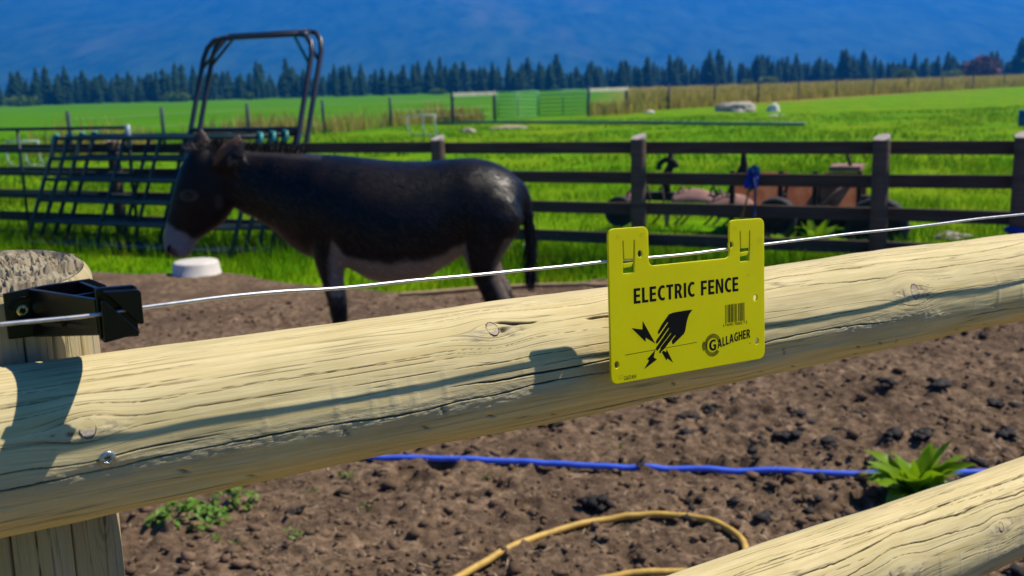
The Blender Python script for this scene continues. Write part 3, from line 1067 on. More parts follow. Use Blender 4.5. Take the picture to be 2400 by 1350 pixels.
# beyond the far fence: an even green crop on the left, a dry meadow on the right
crop = M_FIELD.ramp(M_FIELD.noise(co, 0.06, 5, 0.6), [(0.3, (0.055, 0.19, 0.0005)), (0.7, (0.095, 0.25, 0.001))])
dry = M_FIELD.ramp(M_FIELD.noise(co, 0.3, 5, 0.7), [(0.3, (0.22, 0.17, 0.03)), (0.7, (0.40, 0.30, 0.10))])
# fence line: y = 26 + 0.83 x on the left part, measured on plan
fl = M_FIELD.math('SUBTRACT', pos.outputs[1], M_FIELD.math('ADD', M_FIELD.math('MULTIPLY', pos.outputs[0], 0.0), 0.0))
A0, A1, A2 = FW[0], FW[8], FW[-1]
s1 = (A1[1] - A0[1]) / (A1[0] - A0[0])
s2 = (A2[1] - A1[1]) / (A2[0] - A1[0])
l1 = M_FIELD.math('SUBTRACT', pos.outputs[1], M_FIELD.math('ADD', M_FIELD.math('MULTIPLY', M_FIELD.math('SUBTRACT', pos.outputs[0], float(A0[0])), float(s1)), float(A0[1])))
l2 = M_FIELD.math('SUBTRACT', pos.outputs[1], M_FIELD.math('ADD', M_FIELD.math('MULTIPLY', M_FIELD.math('SUBTRACT', pos.outputs[0], float(A1[0])), float(s2)), float(A1[1])))
far1 = M_FIELD.n('MapRange', {'Value': l1, 'From Min': 1.0, 'From Max': 5.0}).outputs[0]
c = M_FIELD.mix(far1, c, crop)
far2 = M_FIELD.math('MULTIPLY', M_FIELD.n('MapRange', {'Value': l2, 'From Min': 0.5, 'From Max': 4.0}).outputs[0],
                    M_FIELD.n('MapRange', {'Value': M_FIELD.math('SUBTRACT', pos.outputs[0], M_FIELD.math('MULTIPLY', pos.outputs[1], 0.10)), 'From Min': -2.0, 'From Max': 6.0}).outputs[0])
c = M_FIELD.mix(far2, c, dry)
M_FIELD.set(Base_Color=c)
M_FIELD.bump(n3, 0.7, 0.05)
gx2 = np.concatenate([-np.geomspace(9000, 14, 50), np.linspace(-13, 30, 130), np.geomspace(31, 9000, 50)])
gy2 = np.concatenate([[-3000, -400, -60, -10, 0], np.linspace(5, 60, 170), np.geomspace(61, 9000, 70)])
X, Y = np.meshgrid(gx2, gy2, indexing='ij')
Zf = 0.05 * fbm(X * 0.5, Y * 0.5, 401, 3) * np.clip((Y - 8.5) / 4, 0, 1) * np.clip((120 - Y) / 60, 0, 1)
field_o = structure(link('pasture', np_mesh('pasture', np.stack([X, Y, Zf - 0.004], -1).reshape(-1, 3), grid_faces(len(gx2), len(gy2))), M_FIELD.m))

# ---- blades of grass (nobody could count them)
def leaf_material(name, lo, hi, trans=0.35, rough=0.6, drift=None):
    m = Mat(name, rough, 0.2 if rough < 0.8 else 0.03)
    g = m.n('NewGeometry')
    col = m.ramp(g.outputs['Random Per Island'], [(0.0, lo), (1.0, hi)])
    if drift:                                                # patches of other growth, some metres across
        cw = m.coord('Object')
        col = m.mix(m.ramp(m.noise(cw, 0.55, 5, 0.65), [(0.46, 0.0), (0.66, 0.75)]), col, drift[0])
        col = m.mix(m.ramp(m.noise(cw, 1.7, 4, 0.6), [(0.52, 0.0), (0.70, 0.8)]), col, drift[1])
    m.set(Base_Color=col)
    tl_ = m.n('BsdfTranslucent', {'Color': col})
    mx_ = m.n('MixShader', {0: trans, 1: m.b.outputs[0], 2: tl_.outputs[0]})
    m.nt.links.new(mx_.outputs[0], m.out.inputs[0])
    return m.m


M_GRASS = leaf_material('grass_blade', (0.064, 0.205, 0.0008), (0.235, 0.45, 0.002), 0.44, rough=0.9, drift=((0.030, 0.115, 0.001), (0.32, 0.33, 0.006)))
M_DRY = leaf_material('dry_grass_blade', (0.26, 0.29, 0.012), (0.62, 0.46, 0.13), 0.45)


def blades(name, P, hgt, wid, mat, label, cat, lean=0.5):
    n = len(P)
    a = RNG.uniform(0, 2 * math.pi, n)
    d = np.stack([np.cos(a), np.sin(a), np.zeros(n)], 1)
    b = RNG.uniform(0, 2 * math.pi, n)
    ln = np.stack([np.cos(b), np.sin(b), np.zeros(n)], 1) * (RNG.uniform(0.1, lean, n) * hgt)[:, None]
    up = np.zeros((n, 3))
    up[:, 2] = hgt
    w_ = d * (wid / 2)[:, None]
    V = np.stack([P - w_, P + w_, P + up * 0.6 + ln * 0.35 + w_ * 0.8, P + up * 0.6 + ln * 0.35 - w_ * 0.8, P + up + ln], 1).reshape(-1, 3)
    i = np.arange(n) * 5
    tri = np.concatenate([np.stack([i, i + 1, i + 2], 1), np.stack([i, i + 2, i + 3], 1), np.stack([i + 3, i + 2, i + 4], 1)])
    return tag(link(name, np_mesh(name, V, tri, smooth=False), mat), label, cat, kind='stuff')


def scatter_near(n, y0, y1, x0, x1, power=1.6):
    y = y0 + (y1 - y0) * RNG.random(n) ** power
    x = (x0 + (x1 - x0) * RNG.random(n)) * (0.55 + 0.45 * y / y1)
    return x, y


x, y = scatter_near(90000, 7.3, 19, -11, 11, 1.7)
eg = edge_y(x) + 0.25 * fbm(x * 1.6, y * 0.6, 341, 3)
cl = fbm(x * 1.3, y * 1.3, 411, 3)
k = (y > eg + 0.02 + 0.25 * RNG.random(len(x)) ** 2) & (cl > -0.42)
x, y, cl = x[k], y[k], cl[k]
hg = np.clip(RNG.uniform(0.05, 0.13, len(x)) * (1 + 1.4 * cl), 0.03, 0.3)
blades('short_grass', np.stack([x, y, x * 0 - 0.01], 1), hg, RNG.uniform(0.006, 0.012, len(x)), M_GRASS, 'short bright green grass beyond the bare earth', 'grass', 0.8)
x, y = scatter_near(60000, 16, 46, -24, 26, 1.2)
cl = fbm(x * 0.6, y * 0.6, 421, 3)
k = cl > -0.15
x, y, cl = x[k], y[k], cl[k]
blades('meadow_tufts', np.stack([x, y, x * 0], 1), np.clip(RNG.uniform(0.05, 0.11, len(x)) * (1 + 1.2 * cl), 0.02, 0.25), RNG.uniform(0.015, 0.035, len(x)), M_GRASS,
       'tufts of green grass scattered over the middle meadow', 'grass', 0.9)
# rank weeds round the leaning panels and under the plank fence
x = RNG.uniform(-6.5, 5.5, 9000)
y = np.interp(x, [-6.2, 3.9], [12.0, 7.8]) + RNG.normal(0, 0.45, len(x))
k = y > edge_y(x) + 0.2
x, y = x[k], y[k]
blades('fence_weeds', np.stack([x, y, x * 0], 1), RNG.uniform(0.08, 0.26, len(x)), RNG.uniform(0.006, 0.014, len(x)), M_GRASS, 'longer rank grass growing along the brown plank fence', 'grass', 0.6)
# tall dry growth along the far fence
pp, hh_ = [], []
for a, b in zip(FW[:-1], FW[1:]):
    seg = b - a
    ln = np.linalg.norm(seg)
    n = int(ln * (120 if a[0] < FW[5][0] else 260))
    t_ = RNG.random(n)
    off = np.abs(RNG.normal(0, 1.0, n)) * np.where(RNG.random(n) < 0.75, 1, -0.4) + 0.3
    nrm = np.array([-seg[1], seg[0], 0]) / ln
    P = a + seg * t_[:, None] + nrm * off[:, None]
    cl = fbm(P[:, 0] * 0.5, P[:, 1] * 0.5, 431, 3)
    m_ = cl > -0.1
    pp.append(P[m_])
    hh_.append((RNG.uniform(0.25, 0.8, n) * (1 + 1.0 * cl))[m_])
P = np.concatenate(pp)
P[:, 2] = 0
gate_gap = (proj(P)[:, 0] > 1165) & (proj(P)[:, 0] < 1378)
P, hh_ = P[~gate_gap], np.concatenate(hh_)[~gate_gap]
blades('tall_dry_grass', P, np.clip(hh_, 0.2, 1.35), RNG.uniform(0.03, 0.07, len(P)), M_DRY, 'tall yellow and olive dry grass along the far wire fence', 'grass', 0.35)
# dry meadow behind the right-hand posts
n = 22000
t_ = RNG.random(n)
i_ = (8 + t_ * (len(FW) - 9.001)).astype(int)
fr_ = (8 + t_ * (len(FW) - 9.001)) - i_
FWa = np.array(FW)
P = FWa[i_] + (FWa[i_ + 1] - FWa[i_]) * fr_[:, None]
P = P * (1 + (RNG.random(n) ** 1.5 * 1.2)[:, None]) * np.array([1, 1, 0])
blades('dry_meadow_grass', P, RNG.uniform(0.4, 1.15, n), RNG.uniform(0.05, 0.14, n), M_DRY, 'pale dry meadow grass stretching behind the far fence on the right', 'grass', 0.35)

# ---- clods, chips and dung on the bare earth
ICO = []
for s_ in range(5):
    bm = bmesh.new()
    bmesh.ops.create_icosphere(bm, subdivisions=2 if s_ < 3 else 1, radius=1.0)
    v = np.array([q.co[:] for q in bm.verts])
    f = np.array([[q.index for q in fc.verts] for fc in bm.faces])
    bm.free()
    r = 1 + 1.1 * fbm(v[:, 0] * 1.7 + 3 * s_, v[:, 1] * 1.7 + v[:, 2] * 2.1, 500 + s_, 3)
    v = v * r[:, None] * np.array([1, 1, 0.6])
    ICO.append((v, f))


def pebbles(name, x, y, size, mat, label, cat, sub=3, sink=0.15):
    Vs, Fs, n0 = [], [], 0
    z = dirt_h(x, y)
    for k in range(len(x)):
        v, f = ICO[sub + k % 2]
        a = RNG.uniform(0, 6.28)
        R_ = np.array([[math.cos(a), -math.sin(a), 0], [math.sin(a), math.cos(a), 0], [0, 0, 1]])
        q = (v * np.array([1, RNG.uniform(0.6, 1), RNG.uniform(0.6, 1)])) @ R_.T * size[k] + np.array([x[k], y[k], z[k] + size[k] * (0.45 - sink)])
        Vs.append(q)
        Fs.append(f + n0)
        n0 += len(q)
    return tag(link(name, np_mesh(name, np.concatenate(Vs), np.concatenate(Fs), smooth=False), mat), label, cat, kind='stuff')


M_CLOD = simple('earth_clod', (0.155, 0.100, 0.064), 0.95, 0.1, var=0.5, scale=9, bump=0.5)
M_DUNG = simple('dung', (0.026, 0.020, 0.017), 0.7, 0.3, var=0.6, scale=40, bump=0.9)
n = 7500
y = 2.9 + 4.6 * RNG.random(n) ** 1.4
x = RNG.uniform(-0.62, 0.66, n) * y
pebbles('earth_clods', x, y, np.clip(RNG.lognormal(-4.75, 0.55, n), 0.003, 0.035), M_CLOD, 'loose brown clods of dry earth strewn over the paddock', 'earth')
n = 2600
y = 2.9 + 3.0 * RNG.random(n)
x = RNG.uniform(-0.6, 0.66, n) * y
a = RNG.uniform(0, 6.28, n)
d = np.stack([np.cos(a), np.sin(a), RNG.uniform(-.2, .3, n)], 1) * RNG.uniform(0.006, 0.026, n)[:, None]
wv = np.stack([-np.sin(a), np.cos(a), np.zeros(n)], 1) * RNG.uniform(0.0007, 0.002, n)[:, None]
P = np.stack([x, y, dirt_h(x, y) + 0.006], 1)
V = np.stack([P - d - wv, P + d - wv, P + d + wv, P - d + wv], 1).reshape(-1, 3)
M_CHAFF = leaf_material('chaff', (0.24, 0.17, 0.10), (0.55, 0.42, 0.28), 0.1)
tag(link('straw_chaff', np_mesh('straw_chaff', V, np.arange(4 * n).reshape(-1, 4), smooth=False), M_CHAFF), 'pale bits of straw and chaff on the bare earth', 'straw', kind='stuff')
# dark dung crumbs, thickest towards the right rear
n = 1500
y = 3.4 + 3.2 * RNG.random(n)
x = RNG.uniform(-0.15, 0.62, n) * y
k = fbm(x * 1.1, y * 1.1, 611, 3) + 0.12 * (x / y) > 0.10
x, y = x[k], y[k]
pebbles('dung_crumbs', x, y, np.clip(RNG.lognormal(-4.35, 0.6, len(x)), 0.005, 0.038), M_DUNG, 'dark crumbled dung scattered over the earth', 'dung')
DUNG_PX = [(1395, 1178, .055), (1348, 1100, .022), (1405, 1085, .018), (1840, 1020, .045), (1935, 1035, .040), (1970, 1000, .030), (2100, 1030, .050), (2150, 1035, .045), (2290, 1085, .045),
           (2350, 1035, .045), (2040, 1085, .03), (1665, 955, .035), (1650, 1010, .03), (2200, 920, .05), (2080, 915, .05), (2010, 960, .03), (1870, 965, .035), (1310, 990, .035), (2330, 960, .04),
           (1790, 1205, .032), (2380, 1345, .04), (1500, 1100, .02), (1770, 1090, .022), (1345, 985, .02), (690, 1195, .03)]
v, f = ICO[1]
for k, (px, py, sz) in enumerate(DUNG_PX):
    g = ground(px, py, 0.05)
    z = float(dirt_h(np.array([g[0]]), np.array([g[1]]))[0])
    Vs, Fs = [], []
    for j in range(8 if sz > 0.028 else 3):
        vv, ff = ICO[(k + j) % 3]
        o_ = np.array([RNG.uniform(-1, 1), RNG.uniform(-1, 1), 0]) * sz * 0.95 * (j > 0)
        Vs.append(vv * sz * (0.75 if j == 0 else RNG.uniform(0.3, 0.55)) + o_ + np.array([0, 0, sz * RNG.uniform(0.15, 0.55)]))
        Fs.append(ff + sum(len(q) for q in Vs[:-1]))
    ob = link('dung_clump', np_mesh('dung_clump', np.concatenate(Vs), np.concatenate(Fs), smooth=True), M_DUNG)
    ob.location = (g[0], g[1], z)
    tag(ob, {0: 'largest black dung clump on the earth, just above the yellow hose loop', 1: 'small dark dung lump standing right on the blue pipe', 24: 'dung clump on the earth below the left part of the near log',
             8: 'black dung clump just right of the broad-leaved plant', 20: 'dung clump in the bottom right corner below the lower log'}.get(k, 'lumpy black clump of dung among others on the brown earth'),
        'dung', 'dung clumps on the paddock earth')

# ---- hoses
M_BLUEHOSE = simple('blue_pipe_plastic', (0.08, 0.17, 0.85), 0.25, 0.5, var=0.2, scale=20)
M_YELHOSE = simple('yellow_hose_rubber', (0.58, 0.36, 0.075), 0.5, 0.3, var=0.25, scale=25)
M_TANHOSE = simple('tan_hose_rubber', (0.40, 0.27, 0.13), 0.6, 0.3, var=0.25, scale=10)


def smooth_path(pts, n):
    pts = np.asarray(pts, float)
    t0 = np.linspace(0, 1, len(pts))
    t1 = np.linspace(0, 1, n)
    p = np.stack([np.interp(t1, t0, pts[:, k]) for k in range(3)], 1)
    kk = max(3, n // len(pts) | 1)
    ker = np.ones(kk) / kk
    q = np.stack([np.convolve(np.pad(p[:, k], kk // 2, mode='edge'), ker, 'valid') for k in range(3)], 1)
    return q


def hose(name, px, r, mat, label, lift=0.0, n=140):
    pts = [ground(a, b, 0.045) for a, b in px]
    q = smooth_path(pts, n)
    q[:, 2] = smooth_path(np.stack([q[:, 0], q[:, 1], dirt_h(q[:, 0], q[:, 1])], 1), n)[:, 2] * 0.25 + 0.045 + lift
    return tag(MB().tube(q, r, 10).build(name, mat, None, True), label, 'hose')


hose('water_pipe', [(300, 1040), (700, 1064), (880, 1077), (1150, 1084), (1400, 1097), (1600, 1103), (1800, 1110), (2060, 1117), (2290, 1112), (2600, 1110), (3600, 1100)], 0.0135, M_BLUEHOSE,
     'blue plastic water pipe lying across the bare earth')
hose('garden_hose', [(860, 1500), (1080, 1350), (1210, 1285), (1330, 1240), (1440, 1217), (1560, 1211), (1640, 1220), (1710, 1243), (1750, 1280), (1745, 1320), (1680, 1345), (1560, 1343), (1460, 1352), (1300, 1385)], 0.0125,
     M_YELHOSE, 'looped yellow garden hose on the earth below the logs')
hose('old_hose', [(930, 700), (1000, 695), (1100, 686), (1200, 680), (1300, 676), (1400, 676), (1560, 684)], 0.017, M_TANHOSE, 'faded tan hose lying at the grass edge behind the donkey', 0.015)

# ---- plants on the earth
M_LEAF = leaf_material('dock_leaf', (0.09, 0.22, 0.004), (0.30, 0.48, 0.008), 0.45, 0.4)
M_WEED = leaf_material('weed_leaf', (0.05, 0.15, 0.010), (0.20, 0.34, 0.05), 0.3, 0.4)


def leaf_strip(mb, base, direction, length, width, droop, n=6, cup=0.25):
    base, d = Vector(base), Vector(direction).normalized()
    side = d.cross(Vector((0, 0, 1)))
    side = side.normalized() if side.length > 1e-3 else Vector((1, 0, 0))
    side = (Matrix.Rotation(random.uniform(-0.7, 0.7), 3, d) @ side)
    wav = random.uniform(0, 6)
    v, f = [], []
    p = base.copy()
    for k in range(n + 1):
        t_ = k / n
        wd = width * (math.sin(math.pi * min(1, t_ * 0.92 + 0.06)) ** 0.8) * (1 - 0.3 * t_)
        nn_ = side.cross(d).normalized()
        e_ = 0.16 * wd * math.sin(t_ * 11 + wav)
        v += [p - side * wd / 2 + nn_ * (wd * cup * 0.5 + e_), p, p + side * wd / 2 + nn_ * (wd * cup * 0.5 - e_)]
        d = (d + Vector((0, 0, -droop / n))).normalized()
        p = p + d * length / n
    for k in range(n):
        a = 3 * k
        f += [(a, a + 1, a + 4, a + 3), (a + 1, a + 2, a + 5, a + 4)]
    mb.add(v, f)


def leafy_plant(name, base, n, length, width, tilt, mat, label, group=None, droop=1.0):
    t_ = thing(name, label, 'plant', base, group)
    for k in range(n):
        a = 2 * math.pi * (k * 0.381966) + random.uniform(-.3, .3)
        el = random.uniform(*tilt)
        mb = MB()
        L_ = length * random.uniform(0.65, 1.1)
        leaf_strip(mb, Vector(base) + Vector((math.cos(a), math.sin(a), 0)) * 0.01, (math.cos(a) * math.cos(el), math.sin(a) * math.cos(el), math.sin(el)),
                   L_, width * random.uniform(0.7, 1.1), droop * random.uniform(0.6, 1.3))
        mb.build('leaf', mat, t_, True)
    return t_


g = ground(2145, 1165, 0.05)
leafy_plant('dock_plant', (g[0], g[1], float(dirt_h(np.array([g[0]]), np.array([g[1]]))[0])), 44, 0.24, 0.085, (0.55, 1.45), M_LEAF,
            'bright green broad-leaved plant growing between the blue pipe and the lower log')


def rosette(name, px, py, rad, n, leaf, label):
    g = ground(px, py, 0.04)
    z = float(dirt_h(np.array([g[0]]), np.array([g[1]]))[0])
    t_ = thing(name, label, 'plant', (g[0], g[1], z))
    for k in range(n):
        rr, a = rad * math.sqrt(random.random()), random.uniform(0, 6.28)
        bx, by = g[0] + rr * math.cos(a) * 1.25, g[1] + rr * math.sin(a) * 0.8
        hz = z + (0.075 * (1 - (rr / rad) ** 2) + 0.02) * random.uniform(0.5, 1.1)
        mb = MB()
        b_ = random.uniform(0, 6.28)
        leaf_strip(mb, (bx, by, hz), (math.cos(b_), math.sin(b_), random.uniform(0.0, 0.5)), leaf * random.uniform(0.7, 1.2), leaf * 0.85, 0.9, 4)
        mb.build('leaf', M_WEED, t_, True)
    return t_


rosette('leafy_weed', 445, 1220, 0.125, 110, 0.034, 'low round-leaved green weed patch on the earth beside the near post')
rosette('leafy_weed', 548, 1178, 0.07, 45, 0.032, 'smaller green weed patch just under the near log rail')
for k, (px, py) in enumerate([(820, 1112), (800, 1108), (725, 1140), (680, 1240), (505, 1262), (560, 1272), (862, 1178), (1446, 1042), (1132, 1112), (700, 1260)]):
    g = ground(px, py, 0.045)
    leafy_plant('weed_sprout', (g[0], g[1], float(dirt_h(np.array([g[0]]), np.array([g[1]]))[0]) - 0.004), 7, 0.035, 0.013, (0.3, 1.3), M_WEED, 'tiny green weed sprout on the bare earth',
                'weed sprouts on the bare earth', 0.4)

# ================================================================== HILLS, WOOD, HAZE
M_HILL = Mat('forested_slope', 0.95, 0.05)
co = M_HILL.coord('Object', (1.0, 0.16, 1.3))
n1 = M_HILL.noise(co, 0.0035, 8, 0.55)
n2 = M_HILL.noise(co, 0.022, 6, 0.7)
c = M_HILL.ramp(n2, [(0.36, (0.010, 0.026, 0.014)), (0.66, (0.085, 0.13, 0.055))])
c = M_HILL.mix(M_HILL.ramp(n1, [(0.62, 0.0), (0.70, 0.5)]), c, (0.26, 0.22, 0.12))
M_HILL.set(Base_Color=c)
hx = np.linspace(-4200, 4200, 260)
hy = np.linspace(1600, 3900, 120)
X, Y = np.meshgrid(hx, hy, indexing='ij')
t_ = np.clip((Y - 1700) / 1700, 0, 1)
ridge = np.abs(fbm(X * 0.0017 + 3, Y * 0.0009, 701, 4))
Zh = 430 * (t_ ** 1.1) * (0.95 - 0.45 * ridge) + 26 * fbm(X * 0.006, Y * 0.006, 711, 4) * t_ + 70 * np.clip(-X / 2200, 0, 1) * t_ - 5
structure(link('hills', np_mesh('hills', np.stack([X, Y, Zh], -1).reshape(-1, 3), grid_faces(len(hx), len(hy))), M_HILL.m))
HAZE_TOP = float(Zh.max()) + 15

M_BARK = simple('bark', (0.06, 0.045, 0.035), 0.95, 0.1)
M_CON = Mat('conifer_needles', 0.9, 0.1)
g_ = M_CON.n('NewGeometry')
oi = M_CON.n('ObjectInfo')
c = M_CON.ramp(M_CON.noise(M_CON.coord(scale=(0.5, 0.5, 0.9)), 1.0, 4), [(0.3, (0.006, 0.024, 0.010)), (0.7, (0.036, 0.076, 0.022))])
c = M_CON.mix(M_CON.math('MULTIPLY', oi.outputs['Random'], 0.55), c, (0.016, 0.050, 0.024))
M_CON.set(Base_Color=c)


def conifer_mesh(seed, width=0.22, taper=0.7):
    """unit-high conifer: whorls of drooping, ragged boughs"""
    rg = np.random.default_rng(seed)
    V, Fc = [], []
    z = 0.06
    while z < 0.985:
        rad = width * (1 - z) ** taper * rg.uniform(0.72, 1.18) + 0.008
        nb = 7 if z < 0.75 else 5
        a0 = rg.uniform(0, 6.28)
        for k in range(nb):
            if rg.random() < 0.10:
                continue
            a = a0 + 2 * math.pi * k / nb + rg.uniform(-.25, .25)
            L_ = rad * rg.uniform(0.65, 1.2)
            w_ = L_ * rg.uniform(0.45, 0.7)
            dz = rg.uniform(0.02, 0.06)
            ca, sa = math.cos(a), math.sin(a)
            i = len(V)
            V += [(0, 0, z + 0.045), (ca * L_ * .55 - sa * w_ * .5, sa * L_ * .55 + ca * w_ * .5, z - dz * .5), (ca * L_, sa * L_, z - dz),
                  (ca * L_ * .55 + sa * w_ * .5, sa * L_ * .55 - ca * w_ * .5, z - dz * .5), (ca * L_ * .5, sa * L_ * .5, z + 0.03)]
            Fc += [(i, i + 1, i + 4), (i + 1, i + 2, i + 4), (i + 2, i + 3, i + 4), (i + 3, i, i + 4)]
        z += 0.030 + 0.012 * rg.random()
    i = len(V)
    V += [(0.006, 0, .95), (-0.004, 0.006, .95), (-0.004, -0.006, .95), (0, 0, 1.0)]
    Fc += [(i, i + 1, i + 3), (i + 1, i + 2, i + 3), (i + 2, i, i + 3)]
    return np_mesh('crown', np.array(V), np.array(Fc), smooth=False)


CON = [conifer_mesh(900 + k, w_, tp_) for k, (w_, tp_) in enumerate(((0.22, 0.6), (0.27, 0.5), (0.32, 0.75), (0.19, 0.45), (0.30, 0.55)))]
for m_ in CON:
    m_.materials.append(M_CON.m)
TRK = MB().tube([(0, 0, -0.02), (0, 0, 0.4), (0, 0, 0.9)], [0.014, 0.010, 0.003], 6).build('trunk_source', M_BARK)
trk_me = TRK.data
bpy.data.objects.remove(TRK)


def conifer(x, y, h_, label, group):
    t_ = thing('conifer_tree', label, 'tree', (x, y, 0), group)
    for nm, me_ in (('trunk', trk_me), ('crown', random.choice(CON))):
        o = bpy.data.objects.new(nm, me_)
        COL.objects.link(o)
        o.parent = t_
        o.scale = (h_ * random.uniform(0.9, 1.25),) * 2 + (h_,) if nm == 'crown' else (h_,) * 3
        o.rotation_euler.z = random.uniform(0, 6.28)
    return t_


# skyline of the wood, read off the photograph: column -> apparent height in its pixels
SKX = [0, 100, 200, 300, 420, 520, 640, 780, 900, 1020, 1160, 1300, 1440, 1600, 1700, 1800, 1900, 2000, 2100, 2200, 2300, 2400]
SKH = [64, 70, 68, 64, 66, 66, 64, 62, 62, 62, 62, 62, 62, 66, 62, 60, 54, 56, 46, 48, 44, 50]
for row, (d0, n, hs) in enumerate(((250, 115, 0.90), (266, 105, 1.04), (286, 75, 1.06))):
    for k in range(n):
        px = -90 + 2580 * (k + random.uniform(-0.9, 1.9)) / n
        d = d0 + random.uniform(-9, 9)
        p_ = ground_d(px, d)
        hpx = np.interp(px, SKX, SKH) * random.choice((0.62, 0.8, 0.92, 1.0, 1.08, 1.22)) * random.uniform(0.93, 1.07) * hs
        conifer(p_[0], p_[1], hpx * d / F * 1.02, 'dark green conifer in the dense wood edging the far field', 'conifers of the far wood')
for px, hpx, lab in ((1980, 78, 'tall dark conifer standing clear above the wood right of centre'), (2392, 92, 'tall dark conifer at the right edge of the photograph'),
                     (1665, 70, 'broad dark conifer above the wood behind the pale rock pile'), (1775, 70, 'pointed dark conifer just right of the broad one in the wood'),
                     (2322, 62, 'dark conifer behind the purple bush')):
    p_ = ground_d(px, 244)
    conifer(p_[0], p_[1], hpx * 244 / F, lab, None)

# the depth of the wood behind those trees reads as one dark mass
Vs, Fs, n0 = [], [], 0
for k in range(520):
    px, d = random.uniform(-120, 2520), random.uniform(264, 360)
    p_ = ground_d(px, d)
    me_ = CON[k % 5]
    v = np.empty(len(me_.vertices) * 3, np.float32)
    me_.vertices.foreach_get('co', v)
    f = np.empty(len(me_.polygons) * 3, np.int32)
    me_.polygons.foreach_get('vertices', f)
    h_ = np.interp(px, SKX, SKH) * random.uniform(0.66, 0.98) * 268 / F
    Vs.append(v.reshape(-1, 3) * np.array([h_ * 1.15, h_ * 1.15, h_]) + np.array([p_[0], p_[1], 0]))
    Fs.append(f.reshape(-1, 3) + n0)
    n0 += len(Vs[-1])
tag(link('wood_interior', np_mesh('wood_interior', np.concatenate(Vs), np.concatenate(Fs), smooth=False), M_CON.m), 'dark mass of more conifers behind the front trees of the wood', 'wood', kind='stuff')

M_BUSHG = leaf_material('bush_leaf', (0.05, 0.11, 0.01), (0.18, 0.26, 0.03), 0.3)
M_BUSHP = leaf_material('purple_bush_leaf', (0.08, 0.045, 0.055), (0.20, 0.11, 0.11), 0.3)


def bush(px, d, wpx, hpx, mat, label):
    p_ = ground_d(px, d)
    wd, hg_ = wpx * d / F, hpx * d / F
    t_ = thing('bush', label, 'bush', p_)
    n = 420
    q = RNG.normal(0, 1, (n, 3))
    q /= np.linalg.norm(q, axis=1)[:, None]
    q *= (RNG.random(n) ** 0.33)[:, None]
    q *= (1 + 0.3 * fbm(q[:, 0] * 2.2 + px, q[:, 2] * 2.2, 801, 2))[:, None]
    C_ = q * np.array([wd / 2, wd / 2, hg_ / 2]) + np.array([p_[0], p_[1], hg_ * 0.5])
    sz = hg_ * 0.11
    a, b = RNG.normal(0, 1, (n, 3)) * sz, RNG.normal(0, 1, (n, 3)) * sz
    V = np.stack([C_ - a, C_ + b, C_ + a, C_ - b], 1).reshape(-1, 3)
    link('crown', np_mesh('crown', V, np.arange(4 * n).reshape(-1, 4), smooth=False), mat, t_)
    mb = MB()
    for k in range(5):
        a_ = k * 1.26
        mb.tube([(p_[0], p_[1], -0.05), (p_[0] + 0.25 * wd * math.cos(a_), p_[1] + 0.2 * wd * math.sin(a_), hg_ * 0.6)], [hg_ * .03, hg_ * .01], 5)
    mb.build('stems', M_BARK, t_)


bush(2300, 200, 82, 52, M_BUSHP, 'purplish brown rounded bush at the far right of the meadow')
bush(2122, 190, 46, 30, M_BUSHG, 'round olive bush left of the purple one')
bush(1800, 236, 45, 20, M_BUSHG, 'low green bush below the pointed conifers')
bush(1752, 236, 30, 15, M_BUSHG, 'small green bush beside the low one at the wood edge')
bush(2235, 228, 60, 22, M_BUSHG, 'long low green bush between the olive and the purple bush')
bush(415, 240, 62, 24, M_BUSHG, 'yellow green bush at the wood edge left of the tall frame')
bush(50, 240, 80, 24, M_BUSHG, 'wide dark green bush at the wood edge on the far left')
bush(585, 240, 22, 18, M_BUSHG, 'small green bush seen through the tall frame')
bush(1025, 232, 44, 14, M_BUSHG, 'low yellowish bush at the far edge of the crop field')

M_HAZE = bpy.data.materials.new('haze_air')
M_HAZE.use_nodes = True
hn = M_HAZE.node_tree
hn.nodes.clear()
pv = hn.nodes.new('ShaderNodeVolumePrincipled')
pv.inputs['Color'].default_value = (0.020, 0.28, 1.0, 1)
pv.inputs['Density'].default_value = 0.00064
pv.inputs['Anisotropy'].default_value = 0.25
ho = hn.nodes.new('ShaderNodeOutputMaterial')
hn.links.new(pv.outputs[0], ho.inputs['Volume'])
hz = MB().box((-9500, -3500, -1.5), (9500, 9500, HAZE_TOP)).build('haze', M_HAZE)
tag(hz, 'thin blue haze hanging over the valley', 'haze', kind='stuff')

# ================================================================== FAR WIRE FENCE AND GATES
M_GREYPOST = simple('weathered_post', (0.075, 0.090, 0.115), 0.9, 0.1, var=0.3, scale=5)
M_PALEBOARD = simple('pale_board', (0.74, 0.66, 0.52), 0.85, 0.1, var=0.2, scale=3)
M_GATEGREEN = simple('green_gate_paint', (0.10, 0.40, 0.15), 0.45, 0.4, var=0.2, scale=3)
M_FARWIRE = simple('old_wire', (0.30, 0.30, 0.29), 0.5, 0.4, metal=0.6)
ff = thing('wire_fence', 'far wire fence on dark posts crossing the meadow', 'fence', FW[0])
for k, ((px, d, h_), p_) in enumerate(zip(FP, FW)):
    r = 0.075 if k in (5, 6, 7, 8) else 0.058
    MB().tube([(p_[0], p_[1], -0.1), (p_[0], p_[1], h_ * 0.6), (p_[0], p_[1], h_)], [r, r, r * 0.94], 10).build('post', M_GREYPOST, ff, True)
for hgt in (0.35, 0.7, 1.05):
    for a, b in zip(range(len(FW) - 1), range(1, len(FW))):
        if a == 6:
            continue
        MB().tube([tuple(FW[a] + np.array([0, 0, hgt])), tuple((FW[a] + FW[b]) / 2 + np.array([0, 0, hgt - 0.015])), tuple(FW[b] + np.array([0, 0, hgt]))], 0.003, 4).build('wire', M_FARWIRE, ff)
